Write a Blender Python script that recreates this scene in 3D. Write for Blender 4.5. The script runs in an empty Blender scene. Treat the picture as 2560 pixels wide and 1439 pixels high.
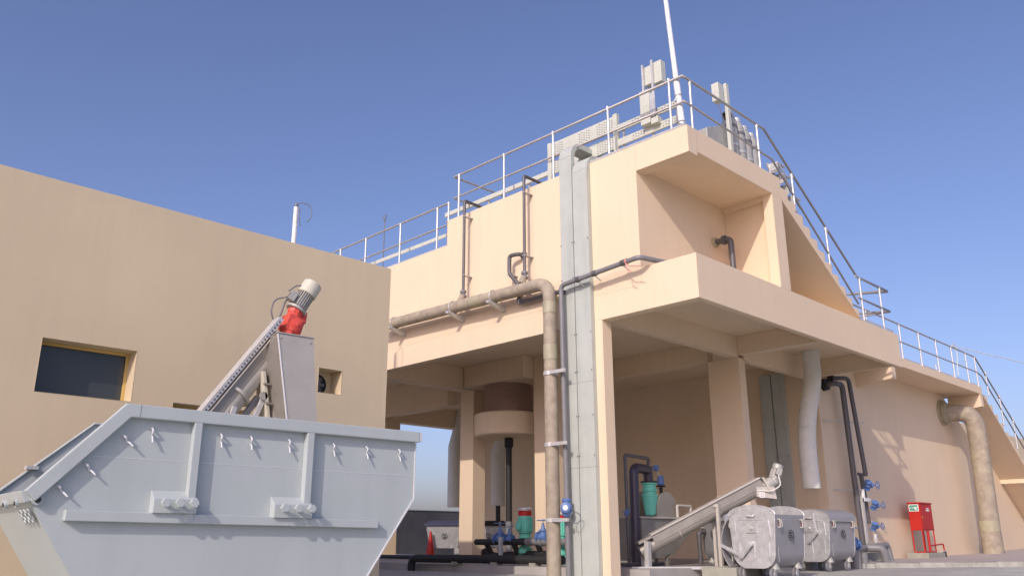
import bpy, math, random
from mathutils import Vector, Matrix
random.seed(7)
R = math.radians
sc = bpy.context.scene
COL = sc.collection
# ---------------------------------------------------------------- camera
cam_d = bpy.data.cameras.new('camera'); cam = bpy.data.objects.new('camera', cam_d); COL.objects.link(cam)
yaw, pitch, roll = .7901, .2929, -.0031
fw = Vector((math.cos(yaw)*math.cos(pitch), math.sin(yaw)*math.cos(pitch), math.sin(pitch)))
rt = fw.cross(Vector((0, 0, 1))).normalized(); up = rt.cross(fw)
r2 = rt*math.cos(roll)+up*math.sin(roll); u2 = up*math.cos(roll)-rt*math.sin(roll)
m = Matrix((r2, u2, -fw)).transposed().to_4x4(); m.translation = Vector((0, 0, .85))
cam.matrix_world = m
cam_d.sensor_width = 36; cam_d.lens = 36*2082.2369/2560; cam_d.clip_start = .05; cam_d.clip_end = 2000
sc.camera = cam
# ---------------------------------------------------------------- light
L = Vector((1, .39, -.628)).normalized()          # the way the sunlight travels
elev = math.asin(-L.z); az = math.atan2(-L.x, -L.y)
w = bpy.data.worlds.new('World'); sc.world = w; w.use_nodes = True
nt = w.node_tree; bg = nt.nodes['Background']
sky = nt.nodes.new('ShaderNodeTexSky'); sky.sky_type = 'NISHITA'; sky.sun_disc = False
sky.sun_elevation = elev; sky.sun_rotation = az
sky.air_density = 1.0; sky.dust_density = 2.6; sky.ozone_density = 4.6; sky.altitude = 0
tint = nt.nodes.new('ShaderNodeVectorMath'); tint.operation = 'MULTIPLY'; tint.inputs[1].default_value = (1.15, .955, 1.05)
nt.links.new(sky.outputs[0], tint.inputs[0]); nt.links.new(tint.outputs[0], bg.inputs[0]); bg.inputs[1].default_value = .15
sd = bpy.data.lights.new('sun', 'SUN'); sd.energy = 2.5; sd.angle = R(.5); sd.color = (1, .89, .80)
sun = bpy.data.objects.new('sun', sd); COL.objects.link(sun); sun.rotation_euler = L.to_track_quat('-Z', 'Y').to_euler()
sun.location = (-20, -8, 20)
vs = sc.view_settings; vs.view_transform = 'Standard'; vs.look = 'None'; vs.exposure = .09; vs.gamma = 1
try: vs.use_curve_mapping = False
except Exception: pass

# ---------------------------------------------------------------- materials
def mat(name, col, rough=.6, metal=0, var=.08, scale=3., bump=0., bscale=60., streak=0., col2=None, spot=None, coat=0, rvar=0., edge=0.):
    """one procedural material: base colour mottled by noise, optional vertical dirt streaks and second colour patches"""
    M = bpy.data.materials.new(name); M.use_nodes = True
    t = M.node_tree; N = t.nodes; K = t.links; b = N['Principled BSDF']
    geo = N.new('ShaderNodeNewGeometry')
    tc = N.new('ShaderNodeTexCoord')
    pos = geo.outputs['Position']
    no = N.new('ShaderNodeTexNoise'); no.inputs['Scale'].default_value = scale; no.inputs['Detail'].default_value = 6; no.inputs['Roughness'].default_value = .6
    K.new(pos, no.inputs['Vector'])
    mr = N.new('ShaderNodeMapRange'); mr.inputs['From Min'].default_value = .3; mr.inputs['From Max'].default_value = .7
    mr.inputs['To Min'].default_value = 1-var; mr.inputs['To Max'].default_value = 1+var
    K.new(no.outputs['Fac'], mr.inputs['Value'])
    mul = N.new('ShaderNodeVectorMath'); mul.operation = 'SCALE'
    K.new(mr.outputs[0], mul.inputs['Scale'])
    src = None
    if col2:
        n2 = N.new('ShaderNodeTexNoise'); n2.inputs['Scale'].default_value = spot or 1.5; n2.inputs['Detail'].default_value = 5
        K.new(pos, n2.inputs['Vector'])
        cr = N.new('ShaderNodeMapRange'); cr.inputs['From Min'].default_value = .42; cr.inputs['From Max'].default_value = .6; K.new(n2.outputs['Fac'], cr.inputs['Value'])
        mx = N.new('ShaderNodeMix'); mx.data_type = 'RGBA'; mx.inputs['A'].default_value = (*col, 1); mx.inputs['B'].default_value = (*col2, 1)
        K.new(cr.outputs[0], mx.inputs['Factor']); K.new(mx.outputs['Result'], mul.inputs[0])
    else:
        mul.inputs[0].default_value = col
    out = mul.outputs[0]
    if streak:
        mp = N.new('ShaderNodeMapping'); mp.inputs['Scale'].default_value = (3.2, 3.2, .22); K.new(pos, mp.inputs['Vector'])
        n3 = N.new('ShaderNodeTexNoise'); n3.inputs['Scale'].default_value = 2.; n3.inputs['Detail'].default_value = 7; K.new(mp.outputs[0], n3.inputs['Vector'])
        m3 = N.new('ShaderNodeMapRange'); m3.inputs['From Min'].default_value = .45; m3.inputs['From Max'].default_value = .75
        m3.inputs['To Min'].default_value = 1; m3.inputs['To Max'].default_value = 1-streak; K.new(n3.outputs['Fac'], m3.inputs['Value'])
        s3 = N.new('ShaderNodeVectorMath'); s3.operation = 'SCALE'; K.new(out, s3.inputs[0]); K.new(m3.outputs[0], s3.inputs['Scale']); out = s3.outputs[0]
    K.new(out, b.inputs['Base Color'])
    b.inputs['Roughness'].default_value = rough; b.inputs['Metallic'].default_value = metal
    if rvar:
        r3 = N.new('ShaderNodeMapRange'); r3.inputs['To Min'].default_value = max(.05, rough-rvar); r3.inputs['To Max'].default_value = min(1, rough+rvar)
        K.new(no.outputs['Fac'], r3.inputs['Value']); K.new(r3.outputs[0], b.inputs['Roughness'])
    if coat: b.inputs['Coat Weight'].default_value = coat
    if edge:
        bv = N.new('ShaderNodeBevel'); bv.samples = 4; bv.inputs['Radius'].default_value = edge; K.new(bv.outputs[0], b.inputs['Normal'])
    if bump:
        nb = N.new('ShaderNodeTexNoise'); nb.inputs['Scale'].default_value = bscale; nb.inputs['Detail'].default_value = 5; K.new(pos, nb.inputs['Vector'])
        bp = N.new('ShaderNodeBump'); bp.inputs['Strength'].default_value = bump; bp.inputs['Distance'].default_value = .01
        K.new(nb.outputs['Fac'], bp.inputs['Height']); K.new(bp.outputs[0], b.inputs['Normal'])
        if edge: K.new(bv.outputs[0], bp.inputs['Normal'])
    return M
WALL = mat('peach_render', (.76, .61, .43), .88, var=.035, scale=.55, bump=.15, bscale=55, streak=.03, edge=.018)
WALL_L = mat('sand_render', (.635, .53, .36), .88, var=.05, scale=.5, bump=.12, bscale=55, streak=.03, edge=.018)
FRAMEY = mat('yellow_frame', (.62, .45, .15), .5)
GLASS = mat('dark_glass', (.05, .06, .066), .1, var=.0)
DARKC = mat('dark_red_brown', (.28, .19, .145), .8, var=.2, scale=2)  # mottled dark red-brown, chamber neck only
CONC = mat('concrete', (.34, .33, .30), .9, var=.12, scale=2.5, bump=.5, bscale=30, col2=(.29, .27, .25), spot=.7)
SLAB = mat('slab_concrete', (.42, .40, .37), .85, var=.1, scale=1.5, bump=.3, bscale=20, col2=(.34, .325, .30), spot=.5)
ROAD = mat('road_surface', (.46, .47, .405), .92, var=.12, scale=2.2, bump=.5, bscale=25, col2=(.40, .39, .36), spot=.35)
PAVE = mat('pavement', (.42, .37, .34), .9, var=.1, scale=4, bump=.4, bscale=30)
KERB = mat('kerb_concrete', (.37, .37, .325), .9, var=.2, scale=5, bump=.5, bscale=22)
PLINTH = mat('plinth_concrete', (.33, .33, .27), .9, var=.12, scale=6, bump=.5, bscale=22)
SKIP = mat('grey_skip_paint', (.45, .50, .49), .42, var=.035, scale=1.3, bump=.12, bscale=9, rvar=.1, edge=.006, streak=.04)
SKIPW = mat('skip_weld_edge', (.60, .62, .64), .5, var=.05)
STEEL = mat('galvanised_steel', (.60, .60, .58), .42, .35, var=.1, scale=7, rvar=.12)
RAIL = mat('galvanised_tube', (.64, .64, .63), .38, .5, var=.08, scale=9)
RAILM = mat('shaded_rail_tube', (.42, .405, .385), .45, .3, var=.12, scale=9)  # rails darker than posts: shade of their undersides put into the colour
RAILD = mat('dark_rail_tube', (.30, .29, .28), .45, .3, var=.1, scale=9)
STAIN = mat('stainless_sheet', (.50, .475, .42), .5, .08, var=.06, scale=4, rvar=.12, bump=.05, bscale=10)
STAINB = mat('dull_stainless', (.33, .31, .27), .45, .4, var=.1, scale=5, rvar=.1)
TRUNK = mat('grp_trunking', (.46, .495, .45), .55, var=.06, scale=3, streak=.1)
TRAY = mat('cable_tray', (.55, .57, .49), .55, var=.06, scale=4)
GRP = mat('weathered_fibreglass', (.33, .28, .215), .7, var=.15, scale=6, bump=.35, bscale=18, col2=(.37, .32, .235), spot=3.)
GRPY = mat('resin_band', (.38, .35, .24), .5, var=.12, scale=8)
PVC = mat('dark_grey_pvc', (.105, .10, .105), .4, var=.12, scale=8)
PVCG = mat('mid_grey_pvc', (.20, .20, .205), .4, var=.1, scale=8)
PVCP = mat('purple_black_pvc', (.055, .045, .07), .35, var=.15, scale=8)
BLACK = mat('black_rubber', (.02, .02, .02), .6, var=.1)
BLUE = mat('blue_valve_paint', (.11, .20, .43), .4, var=.12, scale=10)
GREEN = mat('green_pump_paint', (.16, .60, .46), .4, var=.1, scale=9)
RED = mat('red_paint', (.46, .014, .007), .5, var=.08, scale=6)
REDG = mat('red_gearbox_paint', (.66, .085, .06), .5, var=.12, scale=12)
CREAM = mat('cream_motor', (.58, .56, .45), .5, var=.06, scale=9)
MOTG = mat('grey_motor', (.42, .42, .38), .5, .2, var=.12, scale=10)
GALV = mat('galvanised_bin', (.60, .61, .61), .36, .5, var=.15, scale=11, bump=.15, bscale=12, rvar=.14)
GALVD = mat('bin_long_panel', (.33, .33, .335), .5, .2, var=.05, scale=3)
BLUELID = mat('blue_lid', (.06, .07, .13), .5, var=.1)
BAG = mat('white_fabric_duct', (.68, .68, .62), .7, var=.05, scale=6, bump=.2, bscale=12)
WHITE = mat('white_paint', (.80, .80, .79), .5, var=.03)
BLKP = mat('black_paint', (.02, .02, .025), .5)
FENCE = mat('dark_fence_sheet', (.075, .073, .075), .6, var=.14, scale=1.5, col2=(.095, .092, .09), spot=.8)
GSIGN = mat('green_sign', (.02, .28, .17), .45)
ROPE = mat('pale_red_tape', (.75, .30, .25), .7)
WIRE = mat('grey_wire', (.16, .16, .17), .5)
BRASS = mat('brass', (.5, .36, .12), .4, .6)

# ---------------------------------------------------------------- mesh helpers
class MB:
    def __init__(s): s.v = []; s.f = []; s.sm = []
    def add(s, vs_, fs, smooth=False):
        o = len(s.v); s.v += [tuple(v) for v in vs_]; s.f += [tuple(i+o for i in f) for f in fs]; s.sm += [smooth]*len(fs); return s
    def box(s, x0, x1, y0, y1, z0, z1):
        return s.add([(x0,y0,z0),(x1,y0,z0),(x1,y1,z0),(x0,y1,z0),(x0,y0,z1),(x1,y0,z1),(x1,y1,z1),(x0,y1,z1)],
              [(0,3,2,1),(4,5,6,7),(0,1,5,4),(1,2,6,5),(2,3,7,6),(3,0,4,7)])
    def prism(s, pts, off):
        """polygon (3-D points) extruded by the vector off"""
        n = len(pts); o = Vector(off); P = [Vector(p) for p in pts]
        V = P+[p+o for p in P]
        F = [tuple(range(n))[::-1], tuple(range(n, 2*n))]+[(i, (i+1) % n, (i+1) % n+n, i+n) for i in range(n)]
        return s.add(V, F)
    def strip(s, A, B, off):
        """band between two polylines with as many points each, extruded by off"""
        o = Vector(off); A = [Vector(p) for p in A]; B = [Vector(p) for p in B]; n = len(A)
        V = A+B+[p+o for p in A]+[p+o for p in B]; F = []
        for i in range(n-1):
            F += [(i, i+1, n+i+1, n+i), (2*n+i, 3*n+i, 3*n+i+1, 2*n+i+1), (i, 2*n+i, 2*n+i+1, i+1), (n+i, n+i+1, 3*n+i+1, 3*n+i)]
        F += [(0, n, 3*n, 2*n), (n-1, 3*n-1, 4*n-1, 2*n-1)]
        return s.add(V, F)
    def bar(s, a, b, w_, h, upv=(0,0,1)):
        a = Vector(a); b = Vector(b); d = (b-a).normalized(); u = Vector(upv)
        if abs(d.dot(u)) > .95: u = Vector((1, 0, 0))
        x = d.cross(u).normalized(); y = x.cross(d).normalized()
        P = [a-x*w_/2-y*h/2, a+x*w_/2-y*h/2, a+x*w_/2+y*h/2, a-x*w_/2+y*h/2]
        return s.prism(P, b-a)
    def tube(s, pts, r, seg=12, bend=0., caps=True):
        P = [Vector(p) for p in pts]
        if bend > 0 and len(P) > 2:
            Q = [P[0]]
            for i in range(1, len(P)-1):
                a = (P[i-1]-P[i]); b = (P[i+1]-P[i]); la, lb = a.length, b.length; k = min(bend, la*.49, lb*.49)
                A = P[i]+a/la*k; B = P[i]+b/lb*k
                for j in range(7):
                    t = j/6; Q.append(A*(1-t)**2+P[i]*2*t*(1-t)+B*t*t)
            Q.append(P[-1]); P = Q
        rs = r if isinstance(r, (list, tuple)) else [r]*len(P)
        d0 = (P[1]-P[0]).normalized(); u = Vector((0, 0, 1)) if abs(d0.z) < .9 else Vector((1, 0, 0))
        n = d0.cross(u).normalized(); rings = []
        for i, p in enumerate(P):
            if i == 0: t = (P[1]-P[0]).normalized()
            elif i == len(P)-1: t = (P[-1]-P[-2]).normalized()
            else:
                t = ((P[i]-P[i-1]).normalized()+(P[i+1]-P[i]).normalized()).normalized()
            n = (n-t*n.dot(t)).normalized(); bb = t.cross(n)
            sc_ = 1.
            if 0 < i < len(P)-1:
                c = (P[i+1]-P[i]).normalized().dot(t); sc_ = 1/max(c, .6)
            rings.append([p+(n*math.cos(2*math.pi*k/seg)+bb*math.sin(2*math.pi*k/seg))*rs[i]*(sc_ if bend == 0 else 1) for k in range(seg)])
        V = [v for q in rings for v in q]
        F = [(i*seg+k, i*seg+(k+1) % seg, (i+1)*seg+(k+1) % seg, (i+1)*seg+k) for i in range(len(P)-1) for k in range(seg)]
        s.add(V, F, True)
        if caps: s.add(rings[0], [tuple(range(seg))[::-1]]); s.add(rings[-1], [tuple(range(seg))])
        return s
    def lathe(s, a, d, prof, seg=20, smooth=True):
        """profile [(distance along d, radius)] round the axis a->d"""
        a = Vector(a); d = Vector(d).normalized(); u = Vector((0, 0, 1)) if abs(d.z) < .9 else Vector((1, 0, 0))
        n = d.cross(u).normalized(); b = d.cross(n)
        rings = [[a+d*h+(n*math.cos(2*math.pi*k/seg)+b*math.sin(2*math.pi*k/seg))*max(r, 1e-4) for k in range(seg)] for h, r in prof]
        for i in range(len(rings)-1):
            s.add(rings[i]+rings[i+1], [(k, (k+1) % seg, seg+(k+1) % seg, seg+k) for k in range(seg)], smooth)
        s.add(rings[0], [tuple(range(seg))[::-1]]); s.add(rings[-1], [tuple(range(seg))]); return s
    def cyl(s, a, b, r, seg=16):
        a = Vector(a); b = Vector(b); return s.lathe(a, b-a, [(0, r), ((b-a).length, r)], seg)
    def torus(s, c, d, R_, r, seg=20, k=8, a0=0, a1=2*math.pi):
        c = Vector(c); d = Vector(d).normalized(); u = Vector((0, 0, 1)) if abs(d.z) < .9 else Vector((1, 0, 0))
        n = d.cross(u).normalized(); b = d.cross(n); full = abs(a1-a0-2*math.pi) < 1e-6
        m_ = seg if full else seg+1; V = []
        for i in range(m_):
            t = a0+(a1-a0)*i/seg; e = n*math.cos(t)+b*math.sin(t)
            for j in range(k):
                q = 2*math.pi*j/k; V.append(c+e*(R_+r*math.cos(q))+d*r*math.sin(q))
        F = [(i*k+j, i*k+(j+1) % k, ((i+1) % m_)*k+(j+1) % k, ((i+1) % m_)*k+j) for i in range(seg) for j in range(k)]
        return s.add(V, F, True)
    def xf(s, M):
        s.v = [tuple(M @ Vector(v)) for v in s.v]; return s

ORIG = {}
def obj(name, mb, material, parent=None, bevel=0, local=False):
    me = bpy.data.meshes.new(name)
    o_ = ORIG.get(parent.name, Vector()) if parent and not local else Vector()
    me.from_pydata([tuple(Vector(v)-o_) for v in mb.v], [], mb.f)
    me.polygons.foreach_set('use_smooth', mb.sm)
    me.materials.append(material); me.update()
    import bmesh
    bm = bmesh.new(); bm.from_mesh(me); bmesh.ops.recalc_face_normals(bm, faces=bm.faces); bm.to_mesh(me); bm.free()
    o = bpy.data.objects.new(name, me); COL.objects.link(o)
    if parent: o.parent = parent; ORIG[o.name] = o_
    if bevel:
        bv = o.modifiers.new('bevel', 'BEVEL'); bv.width = bevel; bv.segments = 2; bv.limit_method = 'ANGLE'; bv.angle_limit = R(50)
        bv.harden_normals = False
    return o
def tag(o, label=None, cat=None, group=None, kind=None):
    if label: o['label'] = label
    if cat: o['category'] = cat
    if group: o['group'] = group
    if kind: o['kind'] = kind
    return o
def thing(name, label, cat, loc=(0, 0, 0), rz=0, group=None):
    o = bpy.data.objects.new(name, None); COL.objects.link(o); o.location = loc; o.rotation_euler = (0, 0, rz)
    o.empty_display_size = .2; ORIG[o.name] = Vector(loc) if not rz else Vector()
    return tag(o, label, cat, group)
def struct(name, mb, material):
    o = obj(name, mb, material); o['kind'] = 'structure'; return o
def copy_tree(o, parent=None):
    c = o.copy(); COL.objects.link(c)
    if parent: c.parent = parent
    for ch in list(o.children): copy_tree(ch, c)
    return c

# ---------------------------------------------------------------- ground
def zg(x): return .2+.014*min(max(0, x-18), 22)
g = MB(); xs = [-400, 12, 18, 40, 600]; ys = [-400, 0, 26, 60, 600]
V = [(x, y, zg(x)) for x in xs for y in ys]; n = len(ys)
g.add(V, [(i*n+j, (i+1)*n+j, (i+1)*n+j+1, i*n+j+1) for i in range(len(xs)-1) for j in range(n-1)])
struct('ground', g, ROAD)
g = MB().box(12.2, 19.75, 9.0, 27.0, .1, .35); struct('plant_floor', g, SLAB)
kl = [(18.62, 9.2), (19.47, 8.19), (20.09, 7.47), (20.86, 6.64), (21.58, 5.81), (23.3, 3.9), (26, 1.0)]
inner = [(18.70, 9.225), (23.2, 9.225), (28.3, 9.225), (31.1, 9.225), (34.7, 9.225), (40, 9.225)]
wz = lambda x: .30+.05*max(0, min(1, (x-18.6)/2)) if x < 22 else (.35 if x < 28.3 else .375+.024*(x-28.3))
g = MB(); A = [(x+.10, y+.08, zg(x)+.10) for x, y in kl]; B = [(18.9, 9.225, .33), (21.5, 9.225, .345), (23.5, 9.225, .349), (25.5, 9.225, .36), (28.3, 9.225, .377), (31.5, 9.225, .435), (45, 9.225, .7)]
g.add(A+B, [(i, i+1, i+8, i+7) for i in range(6)]); struct('pavement', g, PAVE)
for i in range(len(kl)-1):
    a = Vector((*kl[i], 0)); b = Vector((*kl[i+1], 0)); nseg = max(1, int((b-a).length/.55))
    d = (b-a).normalized(); nn = Vector((-d.y, d.x, 0))
    if nn.x < 0: nn = -nn
kb = MB()
for i in range(len(kl)-1):
    a = Vector((*kl[i], 0)); b = Vector((*kl[i+1], 0)); Ln = (b-a).length; ns = max(1, round(Ln/.6)); d = (b-a)/Ln
    nn = Vector((-d.y, d.x, 0)); nn = nn if nn.x > 0 else -nn
    for k in range(ns):
        p = a+d*(Ln*k/ns+.003); q = a+d*(Ln*(k+1)/ns-.003); h = random.uniform(-.006, .008)
        kb.prism([(p.x, p.y, .05), (q.x, q.y, .05), (q.x+nn.x*.12, q.y+nn.y*.12, .05), (p.x+nn.x*.12, p.y+nn.y*.12, .05)], (0, 0, zg(p.x)+.104-.05+h))
struct('kerb', kb, KERB)

# ---------------------------------------------------------------- left building
def wall_holes(mb, x0, x1, z0, z1, y, th, holes):
    xs = sorted({x0, x1, *[h[0] for h in holes], *[h[1] for h in holes]}); zs = sorted({z0, z1, *[h[2] for h in holes], *[h[3] for h in holes]})
    for i in range(len(xs)-1):
        for j in range(len(zs)-1):
            cx, cz = (xs[i]+xs[i+1])/2, (zs[j]+zs[j+1])/2
            if any(h[0] < cx < h[1] and h[2] < cz < h[3] for h in holes): continue
            mb.add([(xs[i], y, zs[j]), (xs[i+1], y, zs[j]), (xs[i+1], y, zs[j+1]), (xs[i], y, zs[j+1])], [(0, 1, 2, 3)])
    for h in holes:
        a, b, c, d = h[:4]
        mb.add([(a, y, c), (b, y, c), (b, y, d), (a, y, d), (a, y+th, c), (b, y+th, c), (b, y+th, d), (a, y+th, d)],
               [(0, 1, 5, 4), (1, 2, 6, 5), (2, 3, 7, 6), (3, 0, 4, 7)])
YL = 10.5
LB = thing('control_building', 'long low sand-coloured rendered building with small deep-set windows behind the grey skip', 'building', (2, YL, .2))
holes = [(2.75, 3.83, 2.478, 3.107), (6.43, 6.826, 2.905, 3.262), (4.35, 5.32, 1.95, 2.524), (6.97, 7.29, 2.2, 2.474)]
mb = MB(); wall_holes(mb, -14, 7.647, 0, 5.05, YL, .3, holes)
mb.add([(7.647, YL, 0), (7.647, 20, 0), (7.647, 20, 5.05), (7.647, YL, 5.05)], [(0, 1, 2, 3)])
mb.add([(-14, YL, 0), (-14, 20, 0), (-14, 20, 5.05), (-14, YL, 5.05)], [(0, 1, 2, 3)])
mb.add([(-14, 20, 0), (7.647, 20, 0), (7.647, 20, 5.05), (-14, 20, 5.05)], [(0, 1, 2, 3)])
# parapet: rim and roof deck lower behind it
mb.add([(-14, YL, 5.05), (7.647, YL, 5.05), (7.647, 20, 5.05), (-14, 20, 5.05), (-13.75, YL+.25, 5.05), (7.397, YL+.25, 5.05), (7.397, 19.75, 5.05), (-13.75, 19.75, 5.05),
        (-13.75, YL+.25, 4.6), (7.397, YL+.25, 4.6), (7.397, 19.75, 4.6), (-13.75, 19.75, 4.6)],
       [(0, 1, 5, 4), (1, 2, 6, 5), (2, 3, 7, 6), (3, 0, 4, 7), (4, 5, 9, 8), (5, 6, 10, 9), (6, 7, 11, 10), (7, 4, 8, 11), (8, 9, 10, 11)])
obj('wall', mb, WALL_L, LB)
def window(x0, x1, z0, z1):
    y = YL+.235
    f = MB(); t = .035
    f.box(x0, x1, y, y+.05, z1-t, z1).box(x0, x1, y, y+.05, z0, z0+t*.6).box(x0, x0+t, y, y+.05, z0+t*.6, z1-t).box(x1-t, x1, y, y+.05, z0+t*.6, z1-t)
    fo = obj('window', f, FRAMEY, LB)
    obj('pane', MB().box(x0+t, x1-t, y+.02, y+.03, z0+t*.6, z1-t), GLASS, fo)
window(2.752, 3.828, 2.48, 3.105); window(4.352, 5.318, 1.952, 2.522); window(6.972, 7.288, 2.202, 2.472)
v = MB(); v.add([(6.4, YL+.29, 2.88), (6.86, YL+.29, 2.88), (6.86, YL+.29, 3.3), (6.4, YL+.29, 3.3)], [(0, 1, 2, 3)])
obj('niche_back', v, WALL_L, LB)
fan = MB(); c = Vector((6.565, YL+.255, 3.06))
fan.lathe(c+Vector((0, .03, 0)), (0, -1, 0), [(0, .15), (.05, .15), (.05, .135), (.02, .13)], 28)
fo = obj('fan_grille', fan, BLACK, LB)
fb = MB()
for k in range(6): fb.bar(c, c+Vector((math.cos(k*math.pi/3)*.12, -.012, math.sin(k*math.pi/3)*.12)), .05, .008, (0, 1, 0))
fb.cyl(c+Vector((0, 0, 0)), c+Vector((0, -.04, 0)), .035); obj('fan_blade', fb, PVC, fo)
for rr in (.05, .09, .13):
    pass
mast = thing('antenna_mast', 'short white pipe mast with a loop of wire on the roof of the sand-coloured building', 'mast', (7.82, 14, 4.6))
obj('pole', MB().tube([(7.82, 14, 4.6), (7.815, 14, 7.2)], .045, 12), WHITE, mast); obj('cap', MB().cyl((7.815, 14, 7.2), (7.815, 14, 7.27), .038), WIRE, mast)
obj('wire', MB().tube([(7.80, 13.98, 7.25), (7.90, 13.9, 7.30), (8.02, 13.85, 7.26), (8.07, 13.8, 7.1), (8.03, 13.8, 6.95), (7.96, 13.8, 6.87)], .008, 6, bend=.1), WIRE, mast)
obj('cable', MB().tube([(7.86, 13.94, 7.2), (7.87, 13.94, 7.05), (7.86, 13.93, 6.9), (7.9, 13.93, 6.8)], .009, 6), WIRE, mast)

# ---------------------------------------------------------------- main building
XM = 11.44; YC = 7.18; YR = 8.32; YW = 9.23
MAIN = thing('treatment_plant_building', 'tall peach concrete treatment building raised on columns with balcony and stairs', 'building', (XM, YC, .2))
# upper block
mb = MB(); mb.prism([(XM, YR, 5.12), (XM, 22.2, 5.12), (XM, 22.2, 7.2), (XM, 13.63, 7.2), (XM, 13.63, 7.8), (XM, YR, 7.8)], (3.28, 0, 0))
obj('upper_wall', mb, WALL, MAIN)
mb = MB().box(XM, 19.75, YR, 22.2, 5.11, 5.119)   # soffit underside sheet of the raised floor
mb = MB().box(14.72, 19.75, YW, 22.2, 5.11, 5.48).box(XM+.2, 14.72, YW, 22.2, 5.11, 5.118); obj('floor_slab', mb, WALL, MAIN)
# front edge beam on the sunlit side
mb = MB().box(XM, XM+.2, 7.18, 22.2, 4.65, 5.12).box(XM, XM+.2, 7.18, YR, 5.12, 5.43); obj('edge_beam', mb, WALL, MAIN)
# roof slab over the recess
mb = MB().box(XM, XM+.28, YC, YR, 7.285, 7.8).box(XM+.28, 14.72, YC, YR, 7.36, 7.8)
mb.box(14.36, 14.72, YC+.21, YR, 7.26, 7.36); obj('roof_slab', mb, WALL, MAIN)
# recess end wall and pier
obj('recess_wall', MB().box(14.45, 14.70, YC+.215, YR, 5.4, 7.26), WALL, MAIN)
obj('pier', MB().box(14.33, 14.73, YC, YC+.21, 5.43, 7.36), WALL, MAIN)
# balcony: slab and parapet
mb = MB().box(XM+.2, 19.9, YC+.12, YW, 5.11, 5.40); mb.box(XM+.2, 19.9, YC, YC+.12, 4.65, 5.43)
mb.box(14.74, 19.9, YC+.12, YW, 5.40, 5.43); mb.box(19.78, 19.9, YC+.12, YW, 4.70, 5.11); obj('balcony', mb, WALL, MAIN)
# beams
def beam(*a): return obj('beam', MB().box(*a), WALL, MAIN)
beam(XM+.2, 16.1, YW, YW+.17, 4.65, 5.11); beam(16.1, 16.34, YC+.12, YW, 4.70, 5.11); beam(16.34, 19.75, YW, YW+.15, 4.6, 5.11)
beam(16.1, 16.34, 10.01, 22.2, 4.65, 5.11); beam(14.4, 14.6, 17.0, 22, 4.28, 5.11); beam(XM+.2, 14.4, 16.0, 16.4, 4.55, 5.11)
beam(XM+.2, 22.0, 21.8, 22.2, 4.5, 5.11); beam(15.0, 16.1, 13.12, 13.48, 4.75, 5.108)
# columns
def column(*a): return obj('column', MB().box(*a), WALL, MAIN)
column(XM, XM+.26, YW, 10.06, .15, 4.65); column(16.1, 16.36, YW, 10.01, .3, 4.65)
column(14.4, 14.82, 15.96, 16.46, .3, 5.11); column(14.4, 15.0, 13.1, 13.80, .3, 5.11); column(15.95, 16.5, 21.82, 22.18, .3, 4.5)
column(XM, XM+.26, 21.8, 22.2, .2, 4.65)
mb = MB().box(XM, XM+.25, 16.05, 16.45, 4.3, 4.65)
# tank wall with the fire cabinet: front face, end face with the trunking
tw = MB().prism([(19.75, YW, .1), (28.55, YW, .1), (29.6, YW, .1), (40, YW, .1), (40, YW, 2.0), (32.1, YW, 3.2), (28.6, YW, 5.24), (19.75, YW, 5.24)], (0, .3, 0))
obj('tank_wall', tw, WALL, MAIN)
obj('tank_end_wall', MB().box(19.75, 20.05, YW+.3, 22.2, .1, 5.11), WALL, MAIN)
# right walkway slab
mb = MB().box(19.9, 29.35, 8.25, 12, 5.24, 5.48).box(19.75, 19.9, YW+.3, 22.2, 5.112, 5.24); obj('walkway_slab', mb, WALL, MAIN)
for x in (22.1, 29.1):
    b = MB().prism([(x, YW, 5.24), (x, 8.25+.002, 5.24), (x, 8.252, 4.84), (x, YW, 4.72)], (.24, 0, 0)); obj('bracket', b, WALL, MAIN)
# upper stairs
N = 12; x0, x1, z0, z1 = 14.72, 18.1, 7.8, 5.45
top = []
for i in range(N):
    xa = x0+(x1-x0)*i/N; xb = x0+(x1-x0)*(i+1)/N; z = z0-(z0-z1)*(i+1)/N if i else z0-(z0-z1)/N
    top += [(xa, z+.0), (xb, z)]
lowz = lambda x: max(5.431, 7.33-(x-x0)*(7.33-5.43)/(17.85-x0))
mb = MB().strip([(x, YC, z) for x, z in top], [(x, YC, lowz(x)) for x, z in top], (0, YR-YC, 0)); obj('stair_flight', mb, WALL, MAIN)
obj('stair_wall', MB().prism([(14.72, YR, 5.42), (18.3, YR, 5.42), (18.2, YR, 5.5), (14.72, YR, 7.75)], (0, .2, 0)), WALL, MAIN)
# far lower stairs
N = 14; x0, x1, z0, z1 = 29.35, 35.2, 5.48, 1.9
top = []
for i in range(N):
    xa = x0+(x1-x0)*i/N; xb = x0+(x1-x0)*(i+1)/N; z = z0-(z0-z1)*(i+1)/N; top += [(xa, z), (xb, z)]
mb = MB().strip([(x, 8.25, z) for x, z in top], [(x, 8.25, 5.24-(x-x0)*.631) for x, z in top], (0, .975, 0)); obj('lower_stair_flight', mb, WALL, MAIN)
mb = MB().box(33.2, 40, 8.3, YW-.002, 2.66, 2.8); obj('stair_landing', mb, WALL, MAIN)
# hanging round chamber seen through the columns
ch = MB().lathe((14.75, 15.02, 3.29), (0, 0, 1), [(0, .82), (.03, .86), (.53, .87), (.56, .84)], 48)
obj('round_chamber', ch, WALL, MAIN)
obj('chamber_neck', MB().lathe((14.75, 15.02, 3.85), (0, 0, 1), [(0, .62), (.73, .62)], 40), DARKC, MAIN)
beam(14.05, 15.0, 13.81, 15.95, 4.58, 5.108)
SOCK = obj('outlet_socket', MB().lathe((15.95, 16.2, 3.42), (0, 0, 1), [(0, .12), (.02, .145), (.28, .145), (.32, .13)], 20), PVC, MAIN)
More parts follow.
